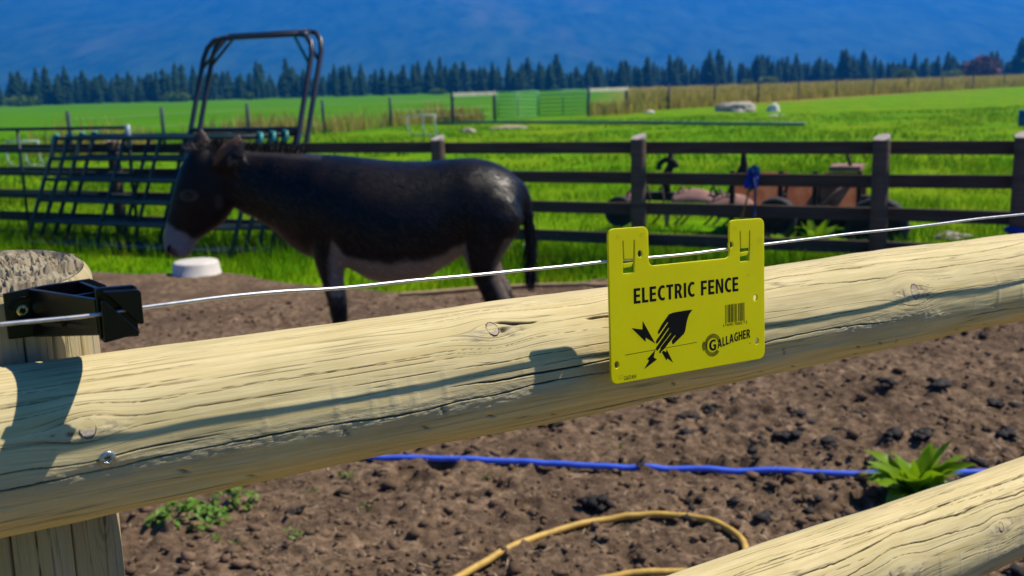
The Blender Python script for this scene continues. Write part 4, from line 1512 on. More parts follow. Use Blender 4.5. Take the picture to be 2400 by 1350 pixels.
for a, b in ((5, 6), (7, 8)):
    p0, p1 = Vector(FW[a]), Vector(FW[b])
    d = (p1 - p0).normalized()
    s_ = Vector((-d.y, d.x, 0))
    mb = MB()
    pts = []
    for q in (p0 - d * 0.02, p1 + d * 0.02):
        for o_ in (-0.11, -0.075):
            for z_ in (1.17, 1.34):
                pts.append(q + s_ * o_ + Vector((0, 0, z_)))
    mb.add(pts, [(0, 1, 3, 2), (4, 6, 7, 5), (0, 4, 5, 1), (2, 3, 7, 6), (1, 5, 7, 3), (0, 2, 6, 4)])
    mb.build('top_board', M_PALEBOARD, ff)


def tube_gate(pa, pb, label):
    pa, pb = Vector(pa), Vector(pb)
    g_ = thing('tube_gate', label, 'gate', pa)
    d = pb - pa
    for z_ in np.linspace(0.14, 1.28, 7):
        MB().tube([pa + Vector((0, 0, z_)), pb + Vector((0, 0, z_))], 0.030, 8).build('bar', M_GATEGREEN, g_, True)
    for t_ in (0.0, 0.5, 1.0):
        MB().tube([pa + d * t_ + Vector((0, 0, 0.11)), pa + d * t_ + Vector((0, 0, 1.31))], 0.028, 8).build('upright', M_GATEGREEN, g_, True)


P6, P7 = Vector(FW[6]), Vector(FW[7])
midg = P6.lerp(P7, 0.45)
dd = (P7 - P6).normalized()
tube_gate(P6 + dd * 0.18, midg - dd * 0.05, 'left leaf of the green tube gate in the far fence')
tube_gate(midg + dd * 0.05, P7 - dd * 0.18 - Vector((0, 0.7, 0)), 'right leaf of the green tube gate, swung slightly towards us')

# ---- things lying about the meadow
M_PALETUBE = simple('pale_painted_tube', (0.42, 0.52, 0.50), 0.5, 0.3, var=0.2)
M_GREENPIPE = simple('green_irrigation_pipe', (0.05, 0.17, 0.13), 0.5, 0.3)
M_ROCK = simple('pale_rock', (0.46, 0.40, 0.32), 0.95, 0.1, var=0.3, scale=3, bump=0.6)
M_WHITE = simple('white_rock', (0.72, 0.68, 0.60), 0.9, 0.1, var=0.15, scale=4, bump=0.4)
M_SAND = simple('pale_gravel', (0.42, 0.34, 0.24), 0.95, 0.1, var=0.35, scale=5, bump=0.7)


def hoop_frame(px, d, w_, h_, tilt, label):
    b_ = Vector(ground_d(px, d))
    t_ = thing('feeder_frame', label, 'frame', b_)
    M_ = Matrix.Translation(b_) @ Matrix.Rotation(tilt, 4, 'X')

    def side(x):
        return [M_ @ Vector((x, 0, 0.03)), M_ @ Vector((x - 0.09, 0, h_ * .3)), M_ @ Vector((x - 0.12, 0, h_ * .65)), M_ @ Vector((x - 0.09, 0, h_))]
    for x in (-w_ / 2, 0.05, w_ / 2):
        MB().tube(side(x), 0.022, 7).build('hoop', M_PALETUBE, t_, True)
    for z_, dx in ((0.04, 0), (h_, -0.09)):
        MB().tube([M_ @ Vector((-w_ / 2 + dx, 0, z_)), M_ @ Vector((w_ / 2 + dx, 0, z_))], 0.024, 7).build('bar', M_PALETUBE, t_, True)


hoop_frame(996, 34.5, 0.92, 0.72, -0.25, 'pale metal tube frame standing in the meadow left of the gate')
hoop_frame(68, 24.5, 0.78, 0.62, 0.0, 'pale metal hoop frame behind the plank fence at the far left')
pipes = [ground(x, y) for x, y in ((1025, 294), (1150, 291), (1300, 292), (1500, 293), (1700, 296), (1885, 297))]
tag(MB().tube([Vector(p) + Vector((0, 0, 0.09)) for p in pipes], 0.06, 8).build('irrigation_pipe', M_GREENPIPE, None, True), 'long dark green pipe lying across the meadow before the gate', 'pipe')


def lump(name, px, py, w_, h_, mat, label, cat, seed, dep=0.7):
    p_ = ground(px, py)
    bm = bmesh.new()
    bmesh.ops.create_icosphere(bm, subdivisions=4, radius=1.0)
    v = np.array([q.co[:] for q in bm.verts])
    f = np.array([[q.index for q in fc.verts] for fc in bm.faces])
    bm.free()
    r = 1 + 0.38 * fbm(v[:, 0] * 1.6 + seed, v[:, 1] * 1.6 + v[:, 2] * 1.3, seed, 4, 0.55)
    v = v * r[:, None] * np.array([w_ / 2, w_ / 2 * dep, h_])
    o = link(name, np_mesh(name, v, f, smooth=True), mat)
    o.location = (p_[0], p_[1], 0)
    return tag(o, label, cat)


lump('rock_pile', 1725, 261, 1.85, 0.50, M_ROCK, 'long pale heap of rock on the meadow by the far fence', 'rock', 51)
lump('boulder', 1812, 262, 0.62, 0.36, M_WHITE, 'white boulder right of the pale rock heap', 'rock', 61)
lump('flat_stone', 1522, 264, 0.55, 0.12, M_WHITE, 'small flat white stone at the foot of the far fence', 'rock', 62)
lump('flat_stone', 1822, 272, 0.62, 0.06, M_WHITE, 'thin white slab on the grass just below the white boulder', 'rock', 63)
lump('gravel_heap', 1190, 302, 1.5, 0.13, M_SAND, 'low heap of pale gravel on the grass below the gate', 'gravel', 64)
lump('gravel_heap', 1098, 310, 0.55, 0.14, M_SAND, 'small gravel heap left of the larger one', 'gravel', 65)
lump('flat_stone', 140, 323, 0.5, 0.08, M_WHITE, 'pale flat stone seen above the plank fence at the left', 'rock', 66)
lump('flat_stone', 1212, 580, 0.22, 0.035, simple('pale_plastic', (0.50, 0.58, 0.56), 0.5), 'pale flat sheet lying on the grass just behind the tail', 'sheet', 67)
lump('flat_stone', 2230, 556, 0.35, 0.05, M_ROCK, 'grey broken slab in the grass below the plank fence on the right', 'rock', 68)
barrel = MB()
bp = ground_d(2397, 30)
barrel.tube([bp + np.array([0, 0, z_]) for z_ in (0.0, 0.02, 0.25, 0.45, 0.47)], [0.12, 0.13, 0.14, 0.13, 0.10], 16)
tag(barrel.build('blue_drum', simple('blue_drum_plastic', (0.01, 0.10, 0.30), 0.4), None, True), 'small blue drum on the meadow at the right edge', 'drum')

# ================================================================== PLANK FENCE BEHIND THE DONKEY
Q0 = at(0, 420, 1 / 0.0815)
Q1 = at(2400, 440, 1 / 0.1295)
Q0[2] = Q1[2] = 0
MD = (Q1 - Q0) / np.linalg.norm(Q1 - Q0)                     # along, to the right
MK = np.array([-MD[1], MD[0], 0.0])                          # away from us
QL = np.linalg.norm(Q1 - Q0)


def MF(u, away, z):
    return tuple(Q0 + MD * u + MK * away + np.array([0, 0, z]))


def u_of(px):
    """distance along the plank fence of the point seen in column px"""
    lo, hi = -4.0, QL + 6
    for _ in range(50):
        m_ = (lo + hi) / 2
        if proj(np.array(MF(m_, 0, 0.7)))[0] < px:
            lo = m_
        else:
            hi = m_
    return lo


def board_material(name, lo, hi, top):
    m = Mat(name, 0.9, 0.1)
    co_ = m.coord('Object', (2.0, 2.0, 30))
    n_ = m.noise(co_, 1.0, 6, 0.65)
    m.set(Base_Color=m.ramp(n_, [(0.3, lo), (0.7, hi)]))
    m.bump(m.noise(m.coord('Object', (4, 4, 120)), 1.0, 4), 0.4, 0.004)
    return m.m


M_PLANK = board_material('brown_plank', (0.065, 0.048, 0.034), (0.135, 0.098, 0.068), None)
M_MIDPOST = board_material('brown_post', (0.10, 0.075, 0.055), (0.19, 0.145, 0.105), None)
M_ENDGRAIN = simple('sawn_end', (0.50, 0.43, 0.38), 0.9, 0.1, var=0.15, scale=12)
pf = thing('plank_fence', 'brown four-rail plank fence on round posts behind the donkey', 'fence', MF(QL / 2, 0, 0))
posts_u = [u_of(p_) for p_ in (-260, 285, 655, 1040, 1502, 2064, 2392)]
posts_u += [posts_u[-1] + 2.3, posts_u[-1] + 4.6]
for k, u in enumerate(posts_u):
    lean = random.uniform(-0.012, 0.012)
    r = 0.068
    top = 1.135 - (0.015 if k == 5 else 0)
    mb = MB()
    mb.tube([MF(u, -0.075, -0.05), MF(u + lean * .5, -0.075, 0.6), MF(u + lean, -0.075, top - 0.03), MF(u + lean, -0.075, top - 0.02)], [r, r * 0.98, r * 0.96, r * 0.95], 20)
    pst = mb.build('post', M_MIDPOST, pf, True)
    mb = MB()                                                # sawn top, sloped towards us
    ring = []
    for j in range(20):
        a = 2 * math.pi * j / 20
        ring.append(MF(u + lean + r * .95 * math.cos(a), -0.075 + r * .95 * math.sin(a), top + 0.35 * r * math.sin(a) + 0.15 * r * math.cos(a)))
    low = [MF(u + lean + r * .95 * math.cos(2 * math.pi * j / 20), -0.075 + r * .95 * math.sin(2 * math.pi * j / 20), top - 0.032) for j in range(20)]
    mb.add(ring + low, [tuple(range(20))] + [(j, (j + 1) % 20, 20 + (j + 1) % 20, 20 + j) for j in range(20)])
    mb.build('post_top', M_ENDGRAIN, pst)
for zc in (1.035, 0.768, 0.50, 0.232):
    for a, b in zip(posts_u[:-1] , posts_u[1:]):
        j0, j1 = random.uniform(-.012, .012), random.uniform(-.012, .012)
        hh = 0.052
        mb = MB()
        pts = []
        for u, dz in ((a + 0.004, j0), (b - 0.004, j1)):
            for away in (-0.004, 0.036):
                for z_ in (zc - hh, zc + hh):
                    pts.append(MF(u, away, z_ + dz * 0.5))
        mb.add(pts, [(0, 1, 3, 2), (4, 6, 7, 5), (0, 4, 5, 1), (2, 3, 7, 6), (1, 5, 7, 3), (0, 2, 6, 4)])
        mb.build('rail', M_PLANK, pf, bevel=0.006)

# ================================================================== CORRAL PANELS
M_PANEL = simple('dark_teal_paint', (0.006, 0.027, 0.034), 0.42, 0.4, var=0.3, scale=2)
M_PANELTEAL = simple('bright_teal_paint', (0.03, 0.26, 0.25), 0.4, 0.4, var=0.2, scale=2)
M_ARCH = simple('dark_tube_paint', (0.028, 0.030, 0.048), 0.36, 0.5, var=0.3, scale=3)
LEAN = (0.45, 0.893)                                          # away, up: per metre of panel


def panel(name, u0, u1, base, hgt, nbar, lean, mat, label, ups, group=None, zs=None, lug=True, bar_r=0.021):
    """tube panel standing on the line `base` metres before the plank fence, leaning back by `lean`"""
    t_ = thing(name, label, 'panel', MF((u0 + u1) / 2, base, 0), group)
    P_ = lambda u, s: Vector(MF(u, base + lean[0] * s, 0.03 + lean[1] * s))
    for k, s in enumerate(zs if zs is not None else np.linspace(0.06, hgt, nbar)):
        MB().tube([P_(u0, s), P_((u0 + u1) / 2, s - 0.004), P_(u1, s)], bar_r, 8).build('bar', mat, t_, True)
    for u in (u0, u1):
        MB().tube([P_(u, 0), P_(u, hgt * .5), P_(u, hgt)], bar_r * 1.1, 8).build('end_upright', mat, t_, True)
    for f_ in ups:
        MB().tube([P_(u0 + (u1 - u0) * f_, 0.06), P_(u0 + (u1 - u0) * f_, hgt)], bar_r * 0.95, 8).build('upright', mat, t_, True)
    if lug:
        for u, sg in ((u0, -1), (u1, 1)):
            MB().tube([P_(u + sg * 0.02, hgt - 0.08), P_(u + sg * 0.035, hgt - 0.02), P_(u + sg * 0.02, hgt + 0.03), P_(u - sg * .02, hgt + 0.035)], 0.026, 8).build('end_lug', M_PANELTEAL, t_, True)
    return t_


uL, uR = u_of(128), u_of(690)
ordn = ('front', 'second', 'third', 'rearmost')
for k in range(4):
    panel('corral_panel', uL + 0.42 + 0.10 * k, uR - 0.18 + 0.09 * k, -0.86 + 0.085 * k, 1.27 + 0.006 * k, 6, LEAN, M_PANEL,
          {'front': 'dark teal corral panel at the front of the leaning stack', 'second': 'second dark teal corral panel from the front of the leaning stack',
           'third': 'third dark teal corral panel from the front of the leaning stack', 'rearmost': 'rearmost dark teal corral panel of the leaning stack'}[ordn[k]],
          (0.36, 0.69) if k % 2 == 0 else (0.48,), 'corral panels leaning in a stack')
panel('corral_panel', u_of(-330), u_of(336), -0.16, 1.24, 6, (0.0, 1.0), M_PANEL, 'dark teal corral panel standing upright at the left edge', (0.655,), None,
      zs=(0.05, 0.27, 0.50, 0.74, 1.0, 1.24), lug=False, bar_r=0.019)
MB().tube([MF(u_of(336), -0.16, 1.06), MF(u_of(336), -0.16, 1.30)], 0.032, 10).build('end_lug', simple('pale_metal_cap', (0.25, 0.33, 0.40), 0.4, 0.4), bpy.data.objects['corral_panel.004'], True)

# tall bow gate frame leaning with the panels
fr = thing('bow_gate_frame', 'tall dark tubular arch frame leaning behind the donkey\'s head', 'frame', MF(u_of(560), -0.5, 0))
ua, ub = u_of(464), u_of(716)


def PB(u, s, a_):
    return Vector(MF(u, -0.52 + 0.367 * s + a_, 0.02 + 0.93 * s))


S1 = 2.32
for a_, du, ds in ((0.0, 0.0, 0.0), (0.17, -0.03, 0.035)):
    r_ = 0.028
    for (u, sg) in ((ua + du, 1), (ub + du * 0.3, -1)):
        MB().tube([PB(u, 0, a_), PB(u, 1.2, a_), PB(u, S1 - 0.22 + ds, a_), PB(u + sg * 0.03, S1 - 0.10 + ds, a_), PB(u + sg * 0.10, S1 - 0.02 + ds, a_), PB(u + sg * 0.20, S1 + ds, a_)], r_, 10).build('leg', M_ARCH, fr, True)
        MB().tube([PB(u + sg * 0.01, S1 - 0.33 + ds, a_), PB(u + sg * 0.26, S1 - 0.01 + ds, a_)], 0.017, 8).build('corner_brace', M_PANELTEAL if sg < 0 and a_ == 0 else M_ARCH, fr, True)
    MB().tube([PB(ua + du + 0.19, S1 + ds, a_), PB(ub + du * .3 - 0.19, S1 + ds, a_)], r_ * 0.9, 10).build('top_bar', M_ARCH, fr, True)
for u in (ua + 0.16, ub - 0.16):
    MB().tube([PB(u, S1 - 0.01, 0.0), PB(u - 0.02, S1 + 0.03, 0.17)], 0.022, 8).build('spacer', M_ARCH, fr, True)
MB().tube([PB(ua, 1.30, 0), PB(ub, 1.30, 0)], 0.026, 10).build('cross_bar', M_ARCH, fr, True)

# upturned feed tub
tb = ground(463, 662)
tub = MB()
prof = [(0.215, 0.0), (0.218, 0.02), (0.208, 0.03), (0.192, 0.150), (0.185, 0.165), (0.17, 0.172), (0.06, 0.175), (0.0, 0.175)]
rings = []
for r, z_ in prof:
    rings.append([(tb[0] + max(r, 1e-3) * math.cos(2 * math.pi * k / 40), tb[1] + max(r, 1e-3) * math.sin(2 * math.pi * k / 40), z_ * 0.85 + 0.045) for k in range(40)])
tag(tub.loft(rings).build('feed_tub', simple('white_tub_plastic', (0.72, 0.66, 0.58), 0.5, 0.3, var=0.08), None, True), 'upturned white feed tub at the grass edge under the donkey\'s head', 'tub')

# ================================================================== RUSTY FARM IMPLEMENT
M_RUST = Mat('rusted_sheet', 0.85, 0.2)
co = M_RUST.coord()
M_RUST.set(Base_Color=M_RUST.ramp(M_RUST.noise(co, 5, 8, 0.7), [(0.25, (0.12, 0.036, 0.014)), (0.5, (0.40, 0.125, 0.045)), (0.75, (0.58, 0.24, 0.11))]))
M_RUST.bump(M_RUST.noise(co, 60, 5), 0.4, 0.003)
M_DARKIRON = simple('dark_iron', (0.035, 0.026, 0.022), 0.8, 0.25, var=0.5, scale=8, bump=0.3)
M_TYRE = simple('perished_tyre', (0.030, 0.030, 0.034), 0.75, 0.3, var=0.4, scale=6, bump=0.3)
M_PINKRUST = simple('faded_rust', (0.30, 0.17, 0.14), 0.85, 0.15, var=0.3, scale=6, bump=0.3)
DM = 2.0                                                      # metres behind the plank fence


def _solve(px, away=DM):
    lo, hi = -4.0, QL + 10
    for _ in range(50):
        m_ = (lo + hi) / 2
        if proj(np.array(MF(m_, away, 0.5)))[0] < px:
            lo = m_
        else:
            hi = m_
    return lo


um = _solve
mach = thing('rusty_implement', 'old rusty wheeled farm implement standing behind the plank fence', 'implement', MF(um(1780), DM, 0))


def mbox(name, px0, px1, a0, a1, z0, z1, mat, bevel=0.006, slant=0.0, back=0.0):
    mb = MB()
    u0, u1 = um(px0), um(px1)
    pts = []
    for u in (u0, u1):
        for a_ in (a0, a1):
            for z_ in (z0, z1):
                pts.append(MF(u + slant * (z_ - z0), DM + a_ + back * (z_ - z0), z_))
    mb.add(pts, [(0, 1, 3, 2), (4, 6, 7, 5), (0, 4, 5, 1), (2, 3, 7, 6), (1, 5, 7, 3), (0, 2, 6, 4)])
    return mb.build(name, mat, mach, bevel=bevel)


mbox('side_panel', 1690, 1822, 0.0, 0.02, 0.36, 0.76, M_RUST.m, slant=0.15, back=0.75)
mbox('side_panel', 1838, 1905, 0.0, 0.02, 0.34, 0.74, M_RUST.m, back=0.75)
mbox('side_panel', 1918, 2012, 0.0, 0.02, 0.34, 0.76, M_RUST.m, back=0.75)
mbox('rear_panel', 1690, 2012, 0.75, 0.78, 0.36, 0.70, M_RUST.m)
mbox('bed_floor', 1680, 2020, 0.0, 0.8, 0.30, 0.335, M_DARKIRON)
for px in (1717, 1830, 1911, 2014):
    mbox('stake', px - 6, px + 6, -0.035, -0.004, 0.28, 0.80, M_DARKIRON)
mbox('main_beam', 1450, 2060, 0.25, 0.36, 0.44, 0.53, M_DARKIRON)
mbox('axle', 1815, 2075, 0.10, 0.18, 0.22, 0.30, M_DARKIRON)


def wheel(px, a_, z_, R_, wd, spokes=True, tread=True):
    c_ = Vector(MF(um(px), DM + a_, z_))
    w_ = bpy.data.objects.new('wheel', None)
    mb = MB()
    N = 40
    prof = [(R_ * .72, -wd / 2), (R_ * .9, -wd / 2), (R_ * .98, -wd * .36), (R_, 0), (R_ * .98, wd * .36), (R_ * .9, wd / 2), (R_ * .72, wd / 2), (R_ * .70, 0)]
    md, mk = Vector(MD), Vector(MK)
    v, f = [], []
    for k in range(N):
        a = 2 * math.pi * k / N
        dr = md * math.cos(a) + Vector((0, 0, 1)) * math.sin(a)
        for i, (r, o_) in enumerate(prof):
            rr = r * (1.0 - (0.035 if tread and k % 2 and 1 < i < 5 else 0))
            v.append(c_ + dr * rr + mk * o_)
    m_ = len(prof)
    for k in range(N):
        for i in range(m_):
            f.append((k * m_ + i, k * m_ + (i + 1) % m_, ((k + 1) % N) * m_ + (i + 1) % m_, ((k + 1) % N) * m_ + i))
    mb.add(v, f)
    ty = mb.build('wheel', M_TYRE, mach, True)
    mb = MB()
    mb.tube([c_ - mk * wd * .2, c_ - mk * wd * .12, c_ + mk * wd * .2], [R_ * .70, R_ * .72, R_ * .70], 30)
    mb.build('rim', M_DARKIRON, ty, False)
    return ty


wheel(2062, -0.12, 0.26, 0.31, 0.17)
wheel(1830, -0.22, 0.35, 0.21, 0.17)
wheel(1452, 0.0, 0.34, 0.17, 0.09, tread=False)
for px, top in ((1550, 1.02), (1724, 1.04)):                 # curved spring tines with seats
    u = um(px)
    MB().tube([MF(u - 0.01, DM + .3, 0.5), MF(u - 0.05, DM + .3, 0.68), MF(u + 0.02, DM + .3, 0.82), MF(u + 0.015, DM + .3, 0.95), MF(u - 0.015, DM + .3, top)],
              [0.035, 0.05, 0.045, 0.028, 0.018], 8).build('lever', M_DARKIRON, mach, True)
rg = [MF(um(1548) + 0.10 * math.cos(a), DM + 0.28, 0.80 + 0.085 * math.sin(a)) for a in np.linspace(0, math.pi * 1.1, 12)]
MB().tube(rg, 0.03, 8).build('guard_hoop', M_DARKIRON, mach, True)
sg_ = MB()
sg_.prism([(um(1706), 0.70), (um(1746), 0.70), (um(1736), 0.79), (um(1727), 0.86), (um(1716), 0.80)], lambda a_, b_, w_: MF(a_, DM + 0.27 + w_, b_), 0, 0.06)
sg_.build('lever_bracket', M_DARKIRON, mach, bevel=0.01)


def blade(px, z_, L_, hgt, label_):
    """a curved mouldboard"""
    u0 = um(px)
    n, m_ = 12, 6
    v, f = [], []
    for i in range(n + 1):
        t_ = i / n
        for j in range(m_ + 1):
            s = j / m_
            v.append(MF(u0 + L_ * (t_ - 0.5), DM - 0.05 + 0.14 * s * s + 0.06 * t_, z_ + hgt * s * math.sin(math.pi * (0.12 + 0.8 * t_)) ** 0.6))
    for i in range(n):
        for j in range(m_):
            a = i * (m_ + 1) + j
            f.append((a, a + 1, a + m_ + 2, a + m_ + 1))
    o = MB().add(v, f).build('mouldboard', M_PINKRUST, mach, True)
    md_ = o.modifiers.new('thick', 'SOLIDIFY')
    md_.thickness = 0.02
    return o


blade(1622, 0.46, 0.42, 0.12, '')
blade(1712, 0.40, 0.48, 0.13, '')
blade(1480, 0.46, 0.22, 0.08, '')
MB().tube([MF(um(1920), DM - 0.08, 0.44), MF(um(1985), DM - 0.08, 0.68)], 0.014, 8).build('bar', M_PINKRUST, mach, True)
MB().tube([MF(um(1566), DM - .06, 0.20), MF(um(1568), DM - .06, 0.36)], [0.02, 0.035], 8).build('share', M_PINKRUST, mach, True)
for k, px in enumerate((1470, 1500, 1532, 1585, 1600, 1655, 1675, 1700)):            # tines, springs and rods of the old implement
    u = um(px)
    MB().tube([MF(u, DM + .1 + .05 * (k % 3), 0.56), MF(u + 0.05, DM + .05 + .05 * (k % 3), 0.60 + 0.02 * (k % 2)), MF(u + 0.10, DM + .05, 0.48), MF(u + 0.06, DM, 0.30), MF(u - 0.02, DM, 0.22)], 0.012, 7).build('tine', M_DARKIRON if k % 3 else M_PINKRUST, mach, True)
for px in (1700, 1760, 1850, 1890, 1940, 1990):
    MB().tube([MF(um(px), DM - 0.03, 0.44), MF(um(px), DM + 0.05, 0.44)], 0.016, 8).build('bolt', M_DARKIRON, mach, True)
mbox('tool_tray', 1935, 2010, 0.2, 0.6, 0.78, 0.83, M_PINKRUST)
MB().tube([MF(um(1985), DM + .3, 0.80), MF(um(1974), DM + .3, 0.95)], 0.018, 8).build('lever', M_DARKIRON, mach, True)
mach.location.z -= 0.13
wb = Vector(MF(um(1940), DM - 0.75, 0.0))
leafy_plant('broad_weed', tuple(wb), 40, 0.34, 0.10, (0.4, 1.4), M_LEAF, 'leafy green weed growing before the rusty implement')
wb = Vector(MF(um(1870), DM - 0.7, 0.0))
leafy_plant('broad_weed', tuple(wb), 24, 0.24, 0.08, (0.3, 1.2), M_LEAF, 'smaller leafy weed left of the one before the implement')

# blue rope halter over the plank fence
M_ROPE = simple('blue_rope', (0.012, 0.045, 0.42), 0.7, 0.2, var=0.4, scale=40)
M_TEALROPE = simple('teal_rope', (0.01, 0.20, 0.32), 0.7, 0.2, var=0.3, scale=40)
M_TANROPE = simple('tan_rope', (0.30, 0.19, 0.05), 0.8, 0.1, var=0.3, scale=40)
uh = u_of(1768)
hal = thing('rope_halter', 'blue rope halter looped over the second rail of the plank fence', 'halter', MF(uh, -0.03, 0.4))
for k in range(5):
    ph = k * 1.3
    lp = [MF(uh - 0.01 + 0.035 * math.cos(a + ph), -0.03 + 0.012 * k + 0.02 * math.sin(a), 0.80 + 0.075 * math.sin(a) - 0.012 * k) for a in np.linspace(0, 2 * math.pi, 16)]
    MB().tube(lp, 0.014, 7).build('rope_loop', M_ROPE if k < 3 else M_TEALROPE, hal, True)
MB().tube([MF(uh - 0.02, -0.05, 0.84), MF(uh + 0.0, -0.06, 0.89), MF(uh + 0.04, -0.05, 0.87), MF(uh + 0.05, -0.05, 0.80)], 0.013, 7).build('rope_loop', M_TEALROPE, hal, True)
MB().tube([MF(uh, -0.05, 0.80), MF(uh + 0.02, -0.06, 0.70), MF(uh + 0.015, -0.06, 0.3), MF(uh + 0.012, -0.06, 0.02)], 0.011, 7).build('rope_tail', simple('blue_grey_rope', (0.05, 0.08, 0.17), 0.8), hal, True)
MB().tube([MF(uh - 0.03, -0.05, 0.72), MF(uh - 0.05, -0.06, 0.60), MF(uh - 0.09, -0.06, 0.46), MF(uh - 0.10, -0.06, 0.30)], 0.009, 7).build('rope_tail', M_TANROPE, hal, True)
MB().box((-0.02, -0.01, -0.035), (0.02, 0.015, 0.035), Matrix.Translation(MF(uh - 0.055, -0.045, 0.735))).build('buckle', M_ROPE, hal, bevel=0.006)
ub_ = u_of(2394)
st = [MF(ub_ + 0.085 * math.cos(a), -0.075 + 0.085 * math.sin(a), 0.42 + 0.01 * math.sin(2 * a)) for a in np.linspace(0, 2 * math.pi, 20)]
tag(MB().tube(st, 0.022, 8, False).build('rope_ring', M_ROPE, None, True), 'blue rope tied round the plank fence post at the right edge', 'rope')

# ================================================================== DONKEY
YD = 5.0


def ell(top, bot, hw, Y, n=40, p_=2.12, dirv=None):
    """superellipse ring between two pixels on the plane y = Y, half as wide as hw on each side"""
    a, b = on_y(*top, Y), on_y(*bot, Y)
    c_ = (a + b) / 2
    h_ = (a - b) / 2
    out_ = []
    for k in range(n):
        t_ = 2 * math.pi * k / n
        cs, sn = math.cos(t_), math.sin(t_)
        cs = math.copysign(abs(cs) ** (2 / p_), cs)
        sn = math.copysign(abs(sn) ** (2 / p_), sn)
        out_.append(Vector(c_ + h_ * cs + np.array([0, hw * sn, 0])))
    return out_


def loft_px(rows, Y, zfit=None, shiftY=0.0, xs=1.0):
    if zfit is not None:                                     # limbs lose a little girth in the smoothing
        rows = [((r[0] - (r[2] - r[0]) * .08), r[1], (r[2] + (r[2] - r[0]) * .08), r[3], r[4] * 1.12) for r in rows]
    rings = [ell((r[0], r[1]), (r[2], r[3]), r[4], Y) for r in rows]
    if zfit is not None:                                     # stretch so that the hoof stands on the ground
        zt = sum(p_.z for p_ in rings[0]) / len(rings[0])
        zb = min(p_.z for p_ in rings[-1])
        k = (zt - zfit) / (zt - zb)
        for rg_ in rings:
            for p_ in rg_:
                p_.z = zt - (zt - p_.z) * k
    for rg_ in rings:
        for p_ in rg_:
            p_.x *= xs
            p_.y += shiftY
    return rings


body = MB()
TORSO = [(1226, 452, 1226, 480, .045), (1216, 418, 1214, 545, .13), (1190, 396, 1175, 590, .195), (1152, 378, 1130, 598, .235), (1110, 370, 1090, 592, .250), (1060, 372, 1052, 618, .262),
         (1000, 378, 1000, 650, .295), (930, 378, 935, 664, .315), (860, 371, 872, 655, .305), (795, 364, 815, 620, .275), (745, 361, 772, 600, .240), (703, 360, 728, 602, .205),
         (662, 358, 688, 580, .165), (622, 356, 645, 540, .125), (585, 353, 596, 510, .102), (548, 349, 562, 497, .090), (515, 347, 540, 470, .078), (488, 352, 525, 430, .06)]
HEAD = [(462, 338, 528, 372, .045), (444, 352, 548, 415, .088), (424, 388, 552, 455, .104), (410, 430, 545, 497, .106), (401, 468, 524, 524, .092), (392, 505, 494, 545, .072), (386, 538, 466, 560, .060),
        (382, 566, 456, 579, .060), (385, 586, 450, 596, .056), (396, 598, 438, 604, .040), (406, 602, 428, 606, .02)]
FRONT = [(742, 500, 822, 500, .085), (735, 560, 815, 560, .080), (741, 610, 801, 606, .066), (757, 660, 803, 660, .054), (770, 705, 811, 705, .050), (779, 745, 813, 745, .047), (784, 775, 811, 775, .040),
         (787, 810, 807, 810, .029), (788, 860, 807, 860, .028), (784, 890, 811, 890, .035), (781, 915, 806, 915, .031), (772, 938, 806, 938, .040), (766, 962, 808, 962, .050), (766, 964, 808, 964, .050)]
HIND = [(1120, 450, 1200, 458, .07), (1088, 505, 1219, 510, .104), (1086, 550, 1203, 552, .100), (1089, 592, 1178, 592, .082), (1100, 630, 1162, 626, .062), (1117, 668, 1170, 658, .052), (1134, 703, 1188, 698, .047),
        (1144, 730, 1195, 724, .044), (1153, 758, 1192, 760, .040), (1158, 800, 1187, 802, .031), (1159, 855, 1185, 855, .030), (1155, 888, 1188, 890, .037), (1152, 915, 1182, 915, .032), (1146, 938, 1182, 938, .040),
        (1140, 962, 1186, 962, .050), (1140, 964, 1186, 964, .050)]
body.loft(loft_px(TORSO, YD))
body.loft(loft_px(HEAD, YD))
YN, YF = YD - 0.135, YD + 0.135
DUST = 0.045
for rows, dx in ((FRONT, 0.0), (HIND, 0.0)):
    near = loft_px(rows, YN, DUST)
    body.loft(near)
    body.loft([[Vector((p_.x * YF / YN + (0.01 if rows is HIND else -0.01), p_.y + (YF - YN), p_.z)) for p_ in rg_] for rg_ in near])
# withers and hip roundness
EARN = [(488, 386, 546, 410, .030), (502, 362, 562, 396, .034), (520, 341, 568, 372, .030), (539, 326, 571, 347, .023), (556, 318, 568, 328, .013), (564, 314, 567, 318, .006)]
EARF = [(436, 372, 490, 372, .026), (432, 350, 499, 352, .030), (443, 330, 497, 334, .027), (456, 313, 488, 318, .020), (467, 302, 478, 306, .012), (471, 298, 474, 300, .006)]
body.loft(loft_px(EARN, YD - 0.085))
body.loft(loft_px(EARF, YD + 0.06))
# dock of the tail
TAILC = [(1218, 428, .030), (1232, 462, .030), (1240, 520, .028), (1243, 580, .026), (1243, 625, .022)]
tp = [Vector(on_y(a, b, YD)) for a, b, _ in TAILC]
body.tube(tp, [q[2] for q in TAILC], 12)
me = bpy.data.meshes.new('body')
me.from_pydata([tuple(p_) for p_ in body.v], [], body.f)
bm = bmesh.new()
bm.from_mesh(me)
bmesh.ops.recalc_face_normals(bm, faces=bm.faces)
bm.to_mesh(me)
bm.free()
tmp = bpy.data.objects.new('tmp', me)
COL.objects.link(tmp)
md = tmp.modifiers.new('r', 'REMESH')
md.mode = 'VOXEL'
md.voxel_size = 0.0105
dg = bpy.context.evaluated_depsgraph_get()
bme = bpy.data.meshes.new_from_object(tmp.evaluated_get(dg))
bpy.data.objects.remove(tmp)
bme.name = 'body'
nv = len(bme.vertices)
V = np.empty(nv * 3, np.float32)
bme.vertices.foreach_get('co', V)
V = V.reshape(-1, 3).astype(float)
E_ = np.empty(len(bme.edges) * 2, np.int32)
bme.edges.foreach_get('vertices', E_)
